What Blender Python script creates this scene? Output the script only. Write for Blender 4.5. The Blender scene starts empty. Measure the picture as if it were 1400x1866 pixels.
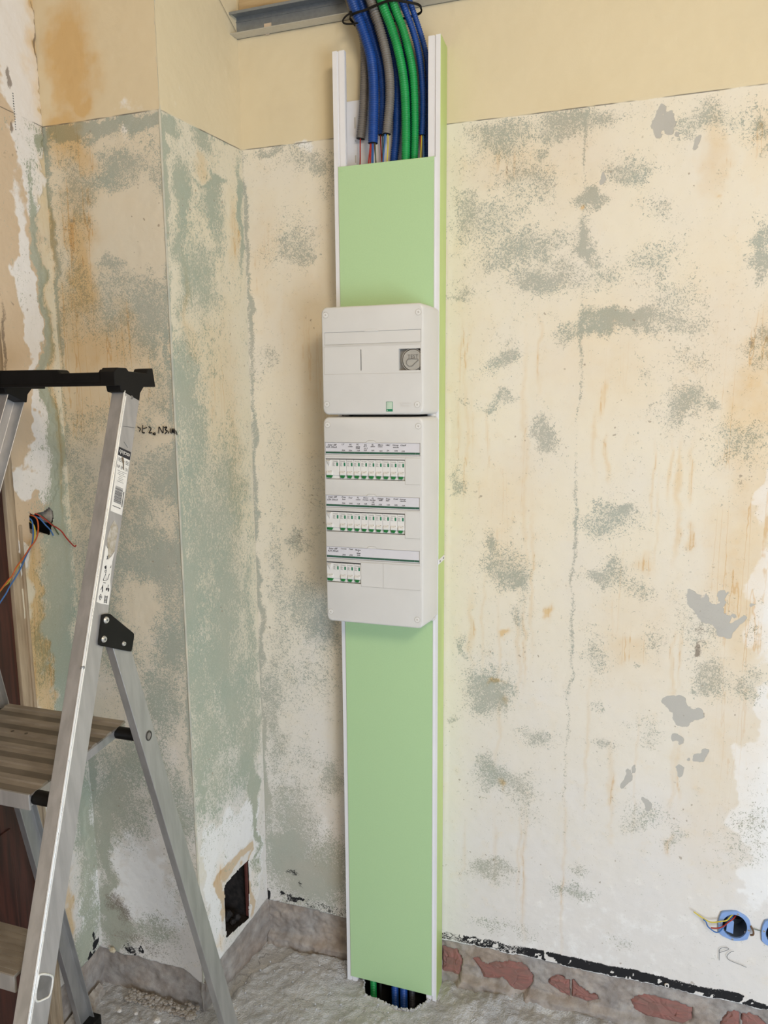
import bpy, math, random
import numpy as np
from mathutils import Vector, Matrix

# ---------------------------------------------------------------- camera, light, exposure
SC = bpy.context.scene
COL = SC.collection
cam_data = bpy.data.cameras.new('camera')
cam = bpy.data.objects.new('camera', cam_data)
COL.objects.link(cam)
R_ = (0.95400, 0.29980, -0.00700); U_ = (-0.03830, 0.14500, 0.98870); F_ = (-0.29740, 0.94290, -0.14980)
cam.matrix_world = Matrix(((R_[0], U_[0], -F_[0], 0.8987), (R_[1], U_[1], -F_[1], -1.6934), (R_[2], U_[2], -F_[2], 1.5626), (0, 0, 0, 1)))
cam_data.sensor_fit = 'VERTICAL'
cam_data.sensor_height = 36.0
cam_data.lens = 1298.09 / 1866 * 36.0
cam_data.clip_start = 0.02
SC.camera = cam

world = bpy.data.worlds.new('world')
SC.world = world
world.use_nodes = True
bg = world.node_tree.nodes['Background']
bg.inputs['Color'].default_value = (1.0, 0.97, 0.94, 1)
bg.inputs['Strength'].default_value = 0.50

def area(name, loc, target, sx, sy, power, color):
    d = bpy.data.lights.new(name, 'AREA')
    d.shape = 'RECTANGLE'; d.size = sx; d.size_y = sy
    d.energy = power; d.color = color
    o = bpy.data.objects.new(name, d)
    o.location = loc
    o.rotation_euler = (Vector(target) - Vector(loc)).to_track_quat('-Z', 'Y').to_euler()
    COL.objects.link(o)
    return o
# daylight from a tall window in the right-hand wall, and a warm lamp hung from the ceiling
area('window_daylight', (2.6, -2.6, 0.65), (0.4, 0.0, 0.3), 1.2, 1.3, 58, (0.66, 0.82, 1.0))
area('ceiling_lamp', (1.7, -2.3, 2.62), (0.5, 0.0, 1.5), 0.6, 0.6, 37, (1.0, 0.84, 0.62))

SC.view_settings.view_transform = 'Standard'
SC.view_settings.look = 'None'
SC.view_settings.gamma = 1.0
SC.view_settings.use_curve_mapping = False
SC.view_settings.exposure = 0.0

random.seed(4)
RNG = np.random.default_rng(7)
H1 = 2.189
EX, EY, GX = -0.045, -0.2768, -0.3568
LS = math.hypot(EX, EY)

# ---------------------------------------------------------------- helpers
ORG = {}
def meta(o, label=None, cat=None, group=None, kind=None):
    if label: o['label'] = label
    if cat: o['category'] = cat
    if group: o['group'] = group
    if kind: o['kind'] = kind
    return o

def thing(name, loc, label, cat, group=None):
    o = bpy.data.objects.new(name, None)
    o.location = loc
    o.empty_display_size = 0.02
    COL.objects.link(o)
    ORG[o] = Vector(loc)
    return meta(o, label, cat, group)

class MB:
    """collects geometry in world coordinates and links it as one mesh object"""
    def __init__(s): s.v = []; s.f = []; s.m = []; s.cur = 0
    def add(s, vs, fs):
        n = len(s.v)
        s.v += [tuple(v) for v in vs]
        s.f += [tuple(n + i for i in f) for f in fs]
        s.m += [s.cur] * len(fs)
        return s
    def box(s, x0, x1, y0, y1, z0, z1):
        v = [(x, y, z) for z in (z0, z1) for y in (y0, y1) for x in (x0, x1)]
        return s.add(v, [(0, 2, 3, 1), (4, 5, 7, 6), (0, 1, 5, 4), (2, 6, 7, 3), (0, 4, 6, 2), (1, 3, 7, 5)])
    def loft(s, rings, cap=True, closed=False):
        n = len(rings[0]); v = [p for r in rings for p in r]; f = []
        m = len(rings)
        for i in range(m if closed else m - 1):
            a, b = i * n, ((i + 1) % m) * n
            for j in range(n):
                k = (j + 1) % n
                f.append((a + j, a + k, b + k, b + j))
        if cap and not closed:
            f.append(tuple(range(n - 1, -1, -1))); f.append(tuple(range((m - 1) * n, m * n)))
        return s.add(v, f)
    def xz(s, poly, y0, y1):
        """prism of an outline in x,z between y0 and y1"""
        return s.loft([[(x, y0, z) for x, z in poly], [(x, y1, z) for x, z in poly]])
    def tube(s, pts, r, n=8, cap=True):
        pts = [Vector(p) for p in pts]
        rs = r if isinstance(r, (list, tuple)) else [r] * len(pts)
        rings = []
        t0 = (pts[1] - pts[0]).normalized()
        ref = Vector((0, 1, 0)) if abs(t0.y) < .9 else Vector((1, 0, 0))
        nrm = (ref - t0 * ref.dot(t0)).normalized()
        for i, p in enumerate(pts):
            t = (pts[min(i + 1, len(pts) - 1)] - pts[max(i - 1, 0)]).normalized()
            nrm = (nrm - t * nrm.dot(t)).normalized()
            b = t.cross(nrm)
            rings.append([p + (nrm * math.cos(2 * math.pi * k / n) + b * math.sin(2 * math.pi * k / n)) * rs[i] for k in range(n)])
        return s.loft(rings, cap)
    def disc(s, c, axis, r, h, n=16, r2=None):
        c = Vector(c); a = Vector(axis).normalized()
        return s.tube([c, c + a * h], [r, r if r2 is None else r2], n)
    def build(s, name, mats, parent=None, smooth=False, bevel=0, seg=2, label=None):
        me = bpy.data.meshes.new(name)
        o0 = ORG.get(parent, Vector((0, 0, 0)))
        me.from_pydata([(x - o0[0], y - o0[1], z - o0[2]) for x, y, z in s.v], [], s.f)
        me.update()
        mats = mats if isinstance(mats, (list, tuple)) else [mats]
        for m in mats: me.materials.append(m)
        if len(mats) > 1: me.polygons.foreach_set('material_index', s.m)
        import bmesh
        bm = bmesh.new(); bm.from_mesh(me); bmesh.ops.recalc_face_normals(bm, faces=bm.faces); bm.to_mesh(me); bm.free()
        if smooth:
            me.polygons.foreach_set('use_smooth', [True] * len(me.polygons))
            if smooth != 2:
                me.set_sharp_from_angle(angle=math.radians(40))
        o = bpy.data.objects.new(name, me)
        COL.objects.link(o)
        if parent is not None:
            o.parent = parent
        ORG[o] = o0
        if bevel:
            md = o.modifiers.new('bevel', 'BEVEL'); md.width = bevel; md.segments = seg; md.limit_method = 'ANGLE'; md.angle_limit = math.radians(35)
        if label: o['label'] = label
        return o

def smooth_path(pts, n=8):
    """Catmull-Rom through pts"""
    P = [Vector(p) for p in pts]; P = [P[0] * 2 - P[1]] + P + [P[-1] * 2 - P[-2]]
    out = []
    for i in range(1, len(P) - 2):
        a, b, c, d = P[i - 1:i + 3]
        for k in range(n):
            t = k / n
            out.append(.5 * (2 * b + (c - a) * t + (2 * a - 5 * b + 4 * c - d) * t * t + (3 * b - a - 3 * c + d) * t ** 3))
    out.append(P[-2])
    return out

def rrect(x0, x1, z0, z1, r, n=5):
    p = []
    for cx, cz, a0 in ((x1 - r, z1 - r, 0), (x0 + r, z1 - r, 90), (x0 + r, z0 + r, 180), (x1 - r, z0 + r, 270)):
        for k in range(n + 1):
            a = math.radians(a0 + 90 * k / n)
            p.append((cx + r * math.cos(a), cz + r * math.sin(a)))
    return p

_FONT = {}
def text_geo(txt, size, shear=0.0, bold=0.0):
    """flat glyph outlines of txt as (verts in x,z ; faces), centred"""
    key = (txt, round(size, 5), shear, bold)
    if key not in _FONT:
        c = bpy.data.curves.new('glyphs', 'FONT'); c.body = txt; c.size = size; c.shear = shear
        c.align_x = 'CENTER'; c.align_y = 'CENTER'; c.resolution_u = 2; c.fill_mode = 'FRONT'; c.space_line = 0.85; c.offset = bold
        o = bpy.data.objects.new('glyphs', c); COL.objects.link(o)
        bpy.context.view_layer.update()
        me = bpy.data.meshes.new_from_object(o.evaluated_get(bpy.context.evaluated_depsgraph_get()))
        _FONT[key] = ([(v.co.x, v.co.y) for v in me.vertices], [tuple(p.vertices) for p in me.polygons])
        bpy.data.objects.remove(o); bpy.data.curves.remove(c); bpy.data.meshes.remove(me)
    return _FONT[key]

def add_text(mb, txt, size, x, z, y, shear=0.0, bold=0.0):
    v, f = text_geo(txt, size, shear, bold)
    mb.add([(x + a, y, z + b) for a, b in v], f)

# ---------------------------------------------------------------- value noise for real relief
def vnoise(u, v, cell, seed):
    r = np.random.default_rng(seed)
    L = r.random((257, 257))
    a = u / cell + 64.3; b = v / cell + 64.7
    i = np.floor(a).astype(int); j = np.floor(b).astype(int)
    fa = a - i; fb = b - j
    fa = fa * fa * (3 - 2 * fa); fb = fb * fb * (3 - 2 * fb)
    i %= 256; j %= 256
    return (L[i, j] * (1 - fa) + L[i + 1, j] * fa) * (1 - fb) + (L[i, j + 1] * (1 - fa) + L[i + 1, j + 1] * fa) * fb - .5
def fbm(u, v, cell, seed, oct=4, gain=.55):
    s = 0; a = 1
    for k in range(oct):
        s = s + a * vnoise(u, v, cell, seed + k); a *= gain; cell /= 2.03
    return s
def sstep(a, b, x):
    t = np.clip((x - a) / (b - a), 0, 1)
    return t * t * (3 - 2 * t)
def inside(poly, u, v):
    r = np.zeros(u.shape, bool)
    n = len(poly)
    for i in range(n):
        x0, y0 = poly[i]; x1, y1 = poly[(i + 1) % n]
        if y0 == y1: continue
        c = ((y0 > v) != (y1 > v)) & (u < (x1 - x0) * (v - y0) / (y1 - y0) + x0)
        r ^= c
    return r

# ---------------------------------------------------------------- materials
def new_mat(name):
    m = bpy.data.materials.new(name); m.use_nodes = True
    nt = m.node_tree
    return m, nt, nt.nodes['Principled BSDF']
class G:
    """small node-graph writer"""
    def __init__(s, nt): s.nt = nt
    def n(s, t, **kw):
        x = s.nt.nodes.new(t)
        for k, v in kw.items(): setattr(x, k, v)
        return x
    def put(s, sock, v):
        if isinstance(v, bpy.types.NodeSocket): s.nt.links.new(v, sock)
        elif isinstance(v, (tuple, list)): sock.default_value = tuple(v) if len(v) != 3 or sock.type == 'VECTOR' else (*v, 1)
        else: sock.default_value = v
    def math(s, op, a, b=0.0, c=None, clamp=False):
        x = s.n('ShaderNodeMath', operation=op, use_clamp=clamp)
        s.put(x.inputs[0], a); s.put(x.inputs[1], b)
        if c is not None: s.put(x.inputs[2], c)
        return x.outputs[0]
    def mix(s, f, a, b, mode='MIX'):
        x = s.n('ShaderNodeMix', data_type='RGBA', blend_type=mode)
        s.put(x.inputs[0], f); s.put(x.inputs[6], a); s.put(x.inputs[7], b)
        return x.outputs[2]
    def step(s, a, b, v):
        x = s.n('ShaderNodeMapRange', interpolation_type='SMOOTHSTEP')
        s.put(x.inputs['Value'], v); s.put(x.inputs['From Min'], a); s.put(x.inputs['From Max'], b)
        return x.outputs[0]
    def noise(s, vec, scale, detail=3, rough=.55, dist=0.0):
        x = s.n('ShaderNodeTexNoise')
        s.put(x.inputs['Vector'], vec); x.inputs['Scale'].default_value = scale; x.inputs['Detail'].default_value = detail
        x.inputs['Roughness'].default_value = rough; x.inputs['Distortion'].default_value = dist
        return x.outputs[0]
    def bump(s, h, strength, dist, normal=None):
        x = s.n('ShaderNodeBump'); x.inputs['Strength'].default_value = strength; x.inputs['Distance'].default_value = dist
        s.put(x.inputs['Height'], h)
        if normal is not None: s.put(x.inputs['Normal'], normal)
        return x.outputs[0]
    def pos(s, scale=None):
        g = s.n('ShaderNodeNewGeometry').outputs['Position']
        if scale is None: return g
        m = s.n('ShaderNodeMapping'); s.put(m.inputs['Vector'], g); m.inputs['Scale'].default_value = scale
        return m.outputs[0]

def plain(name, col, rough=.5, metal=0.0, spec=.5, var=.06, scale=40, bump=0.0, col2=None, stretch=None, coat=0.0):
    m, nt, b = new_mat(name); g = G(nt)
    p = g.pos(stretch)
    n = g.noise(p, scale, 4)
    c2 = col2 or tuple(max(0, c * (1 - 3 * var)) for c in col)
    c1 = tuple(min(1, c * (1 + var)) for c in col) if col2 is None else col
    g.put(b.inputs['Base Color'], g.mix(g.step(.3, .7, n), c2, c1))
    b.inputs['Metallic'].default_value = metal
    g.put(b.inputs['Roughness'], g.math('ADD', rough - .06, g.math('MULTIPLY', n, .12)))
    b.inputs['Specular IOR Level'].default_value = spec
    if coat: b.inputs['Coat Weight'].default_value = coat; b.inputs['Coat Roughness'].default_value = .08
    if bump: g.put(b.inputs['Normal'], g.bump(n, bump, .002))
    return m

def plaster(name, upper, cream, cream2, green, streak=(1, 1, 1)):
    m, nt, b = new_mat(name); g = G(nt)
    P = g.pos(); PS = g.pos(streak)
    sep = g.n('ShaderNodeSeparateXYZ'); g.put(sep.inputs[0], P); z = sep.outputs[2]
    A = g.n('ShaderNodeAttribute', attribute_name='A'); B = g.n('ShaderNodeAttribute', attribute_name='B')
    sa = g.n('ShaderNodeSeparateColor'); g.put(sa.inputs[0], A.outputs['Color'])
    sb = g.n('ShaderNodeSeparateColor'); g.put(sb.inputs[0], B.outputs['Color'])
    ag, ao, aw = sa.outputs; ak = A.outputs['Alpha']
    bf, bd, bt = sb.outputs; bm_ = B.outputs['Alpha']
    n1 = g.noise(PS, 190, 2.5, .6, 1.6)
    n2 = g.noise(P, 26, 5, .6)
    n3 = g.noise(P, 5, 5, .6)
    n4 = g.noise(PS, 480, 2, .5)
    base = g.mix(g.step(.35, .68, n3), cream, cream2)
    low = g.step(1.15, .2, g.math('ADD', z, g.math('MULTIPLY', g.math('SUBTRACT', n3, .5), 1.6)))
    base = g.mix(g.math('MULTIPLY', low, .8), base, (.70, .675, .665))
    base = g.mix(g.math('MULTIPLY', g.step(.52, .75, n2), .35), base, (.72, .62, .47))
    up = g.step(H1 - .0008, H1 + .0008, g.math('ADD', z, g.math('MULTIPLY', g.math('SUBTRACT', n2, .5), .006)))
    upc = g.mix(g.math('MULTIPLY', g.step(.4, .7, n3), .5), upper, tuple(c * .93 for c in upper))
    # green distemper showing through the scraped lining, worm-shaped remnants on top
    e = g.math('SUBTRACT', g.math('MULTIPLY', ag, 1.05), .74)
    e = g.math('ADD', e, g.math('MULTIPLY', g.math('MAXIMUM', g.math('SUBTRACT', ag, 1.0), 0.0), 2.5))
    e = g.math('ADD', e, g.math('MULTIPLY', g.math('SUBTRACT', n1, .5), 3.6))
    e = g.math('ADD', e, g.math('MULTIPLY', g.math('SUBTRACT', n2, .5), .9))
    e = g.math('SUBTRACT', e, g.math('MULTIPLY', up, 2.0))
    gm = g.step(-.06, .08, e)
    gm = g.math('ADD', gm, g.math('MULTIPLY', g.math('SUBTRACT', 1.0, gm), g.math('MULTIPLY', g.step(.35, 1.0, ag), .30)))
    gc = g.mix(g.step(.35, .65, n3), green, tuple(c * k for c, k in zip(green, (1.13, 1.05, 1.04))))
    gc = g.mix(g.math('MULTIPLY', g.step(.5, .8, n4), .25), gc, (.75, .74, .70))
    wm = g.step(.35, .6, g.math('ADD', aw, g.math('MULTIPLY', g.math('SUBTRACT', n2, .5), 1.0)))
    tm = g.step(.3, .62, g.math('ADD', bt, g.math('MULTIPLY', g.math('SUBTRACT', n3, .5), .5)))
    c = g.mix(g.math('MULTIPLY', up, 1.0), base, upc)
    c = g.mix(tm, c, (.60, .47, .33))
    c = g.mix(g.math('MULTIPLY', wm, .85), c, (.80, .79, .78))
    c = g.mix(gm, c, gc)
    om = g.math('MULTIPLY', ao, g.math('ADD', .45, g.math('MULTIPLY', n2, 1.1)), clamp=True)
    c = g.mix(g.math('MULTIPLY', om, .85), c, g.mix(1.0, c, (.90, .69, .42), 'MULTIPLY'))
    # thin wandering drip lines inside the stained patches
    PD = g.pos((46, 46, 1.7)); wob = g.math('MULTIPLY', g.noise(P, 34, 2), .10)
    dn = g.math('ADD', g.noise(PD, 1.0, 1.5, .5), wob)
    dl = g.math('SUBTRACT', 1.0, g.step(.0, .020, g.math('ABSOLUTE', g.math('SUBTRACT', dn, .56))))
    dl = g.math('MULTIPLY', dl, g.step(.18, .42, ao)); dl = g.math('MULTIPLY', dl, g.math('SUBTRACT', 1.0, g.math('MULTIPLY', up, .85)))
    c = g.mix(g.math('MULTIPLY', dl, .55), c, g.mix(1.0, c, (.82, .58, .30), 'MULTIPLY'))
    fm = g.step(.40, .46, g.math('ADD', bf, g.math('MULTIPLY', g.math('SUBTRACT', n2, .5), .9)))
    c = g.mix(fm, c, (.46, .44, .40))
    dm = g.step(.3, .8, g.math('ADD', bd, g.math('MULTIPLY', g.math('SUBTRACT', n1, .5), 1.2)))
    c = g.mix(g.math('MULTIPLY', dm, .75), c, (.16, .12, .09))
    # specks and pin holes
    sp = g.math('MULTIPLY', g.step(.715, .75, g.noise(P, 95, 1, .5)), g.step(.5, .62, g.noise(P, 9, 2)))
    c = g.mix(g.math('MULTIPLY', sp, g.math('MULTIPLY', g.math('SUBTRACT', 1.0, up), .7)), c, (.30, .24, .18))
    # pencil line where the old paper ended
    ln = g.math('SUBTRACT', 1.0, g.step(.0004, .0016, g.math('ABSOLUTE', g.math('SUBTRACT', z, H1))))
    ln = g.math('MULTIPLY', ln, g.step(.42, .55, g.noise(P, 11, 2)))
    c = g.mix(g.math('MULTIPLY', ln, .8), c, (.10, .09, .08))
    km = g.step(.40, .58, g.math('ADD', ak, g.math('MULTIPLY', g.math('SUBTRACT', n1, .5), 1.5)))
    c = g.mix(km, c, (.018, .018, .02))
    mc = g.mix(g.step(.3, .7, n2), (.26, .235, .22), (.40, .375, .355))
    mc = g.mix(g.step(.35, .65, n3), mc, g.mix(1.0, mc, (1.1, .97, .85), 'MULTIPLY'))
    mm = g.step(.45, .55, bm_)
    c = g.mix(mm, c, mc)
    g.put(b.inputs['Base Color'], c)
    b.inputs['Roughness'].default_value = .82
    b.inputs['Specular IOR Level'].default_value = .2
    h = g.math('SUBTRACT', g.math('MULTIPLY', n2, .5), g.math('MULTIPLY', gm, .12))
    h = g.math('ADD', h, g.math('MULTIPLY', n4, g.math('ADD', .05, g.math('MULTIPLY', mm, .5))))
    h = g.math('SUBTRACT', h, g.math('MULTIPLY', fm, .25))
    h = g.math('ADD', h, g.math('MULTIPLY', wm, .08))
    g.put(b.inputs['Normal'], g.bump(h, .55, .004))
    return m

CREAM_UP = (.68, .58, .395)
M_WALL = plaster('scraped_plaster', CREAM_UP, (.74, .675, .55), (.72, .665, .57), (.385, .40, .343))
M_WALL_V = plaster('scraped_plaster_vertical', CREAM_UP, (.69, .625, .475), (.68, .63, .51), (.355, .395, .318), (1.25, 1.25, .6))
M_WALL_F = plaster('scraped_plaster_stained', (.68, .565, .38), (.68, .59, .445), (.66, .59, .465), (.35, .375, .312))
M_WHITE = plain('white_plastic', (.66, .645, .62), .38, var=.01, scale=12)
M_WHITE2 = plain('white_breaker_plastic', (.74, .725, .70), .35, var=.01, scale=12)
M_PVC = plain('white_pvc', (.76, .75, .77), .35, var=.01, scale=12)
M_SHADE = plain('pale_grey_plastic', (.52, .49, .44), .4, var=.02, scale=20)
M_FILM = plain('green_protective_film', (.44, .635, .345), .30, var=.010, scale=420, coat=.25)
M_FILM_S = plain('green_edge_film', (.50, .635, .21), .35, var=.05, scale=9, stretch=(1, 1, .3))
M_BLUE = plain('blue_conduit_plastic', (.008, .058, .27), .42, var=.05)
M_GREEN = plain('green_conduit_plastic', (.010, .30, .07), .42, var=.05)
M_GREY = plain('grey_conduit_plastic', (.19, .17, .15), .45, var=.05)
M_BLACKC = plain('black_conduit_plastic', (.012, .012, .012), .5)
M_BLACK = plain('black_plastic', (.007, .0065, .006), .5, spec=.22, var=.1)
M_ALU = plain('aluminium', (.48, .465, .455), .42, metal=.6, var=.05, scale=60, stretch=(1, 1, .15))
M_ALU_R = plain('dull_aluminium_leg', (.42, .41, .40), .42, metal=.6, var=.05, scale=60, stretch=(1, 1, .15))
M_ALU_B = plain('highlight_rim_aluminium', (.93, .92, .89), .28, metal=.55, var=.03, scale=60, stretch=(1, 1, .1))  # pale tone for the painted stile highlight and the bright tread-end rim
M_DECK = plain('dirty_aluminium', (.37, .325, .275), .5, metal=.35, scale=35, col2=(.24, .205, .17), stretch=(.3, 1, 1))
M_DECK2 = plain('dirty_aluminium_groove', (.21, .18, .15), .55, metal=.3, scale=35, col2=(.13, .11, .09), stretch=(.3, 1, 1))
M_STEEL = plain('galvanised_steel', (.60, .60, .58), .40, metal=.55, var=.02, scale=160)
M_STEEL_D = plain('galvanised_steel_shaded', (.30, .32, .34), .40, metal=.6, var=.03, scale=120)  # same steel, darkened in colour for the shade inside the channel
M_BOLT = plain('bolt_steel', (.68, .67, .66), .35, metal=.8)
M_DARK = plain('dark_void', (.006, .006, .006), .9)
M_SOOT = plain('soot', (.035, .028, .026), .85, scale=60, col2=(.008, .007, .007), bump=.6)
M_INK = plain('black_ink', (.02, .02, .025), .6)
M_INK2 = plain('grey_print', (.12, .13, .13), .6)
M_PRINTG = plain('green_print', (.015, .20, .10), .5)
M_TOGGLE = plain('green_toggle_plastic', (.008, .17, .035), .4)
M_PAPER = plain('label_paper', (.66, .645, .68), .55, var=.01)
M_STICKER = plain('white_sticker', (.78, .75, .70), .5, var=.03)
M_RED = plain('red_wire_insulation', (.36, .025, .015), .4)
M_ORANGE = plain('orange_wire_insulation', (.50, .10, .025), .4)
M_BLUEW = plain('blue_wire_insulation', (.05, .16, .42), .4)
M_YEL = plain('yellow_wire_insulation', (.62, .50, .06), .4)
M_GRW = plain('dark_green_wire_insulation', (.07, .10, .05), .4)
M_JBOX = plain('blue_box_plastic', (.23, .36, .66), .35, var=.03)
M_JIN = plain('dark_blue_box_inside', (.07, .09, .12), .5)
M_BRICK = plain('red_brick', (.30, .13, .11), .85, scale=55, col2=(.22, .12, .10), bump=.8, stretch=(.4, 1, 1.6))
M_WOOD_D = plain('dark_red_wood', (.075, .022, .014), .45, scale=14, col2=(.028, .010, .007), stretch=(6, 6, .4))
M_WOOD_L = plain('beige_painted_wood', (.46, .36, .25), .6, scale=20, col2=(.30, .22, .14), stretch=(4, 4, .4))
M_WOOD_B = plain('raw_batten_wood', (.50, .36, .19), .7, scale=30, col2=(.36, .24, .12), stretch=(.3, 3, 3))
M_CHUNK = plain('plaster_crumb', (.43, .39, .345), .9, scale=80, col2=(.28, .245, .215), bump=.7)
M_CHUNKW = plain('white_plaster_chip', (.72, .69, .66), .85, scale=60, bump=.4)

def concrete():
    m, nt, b = new_mat('dusty_concrete'); g = G(nt); P = g.pos()
    n1 = g.noise(P, 60, 6, .65); n2 = g.noise(P, 7, 5, .6); n3 = g.noise(P, 260, 3)
    c = g.mix(g.step(.3, .7, n2), (.42, .42, .43), (.60, .60, .61))
    c = g.mix(g.math('MULTIPLY', g.step(.45, .75, n1), .5), c, (.69, .68, .68))
    c = g.mix(g.math('MULTIPLY', g.step(.62, .74, n3), .5), c, (.20, .17, .15))
    g.put(b.inputs['Base Color'], c)
    b.inputs['Roughness'].default_value = .92; b.inputs['Specular IOR Level'].default_value = .15
    vor = g.n('ShaderNodeTexVoronoi', feature='DISTANCE_TO_EDGE'); vor.inputs['Scale'].default_value = 9
    wv = g.n('ShaderNodeVectorMath', operation='ADD'); g.put(wv.inputs[0], P)
    nz = g.n('ShaderNodeTexNoise'); g.put(nz.inputs['Vector'], P); nz.inputs['Scale'].default_value = 14; nz.inputs['Detail'].default_value = 4
    sc = g.n('ShaderNodeVectorMath', operation='SCALE'); g.put(sc.inputs[0], nz.outputs['Color']); sc.inputs['Scale'].default_value = .12
    g.put(wv.inputs[1], sc.outputs[0]); g.put(vor.inputs['Vector'], wv.outputs[0])
    crack = g.math('MULTIPLY', g.math('SUBTRACT', 1.0, g.step(.0, .022, vor.outputs['Distance'])), g.step(.50, .62, n2))
    g.put(b.inputs['Base Color'], g.mix(g.math('MULTIPLY', crack, .30), c, (.13, .115, .105)))
    h = g.math('ADD', g.math('MULTIPLY', n1, .9), g.math('MULTIPLY', n3, .75))
    h = g.math('SUBTRACT', h, g.math('MULTIPLY', crack, .35))
    g.put(b.inputs['Normal'], g.bump(h, .75, .008))
    return m
M_FLOOR = concrete()

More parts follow.
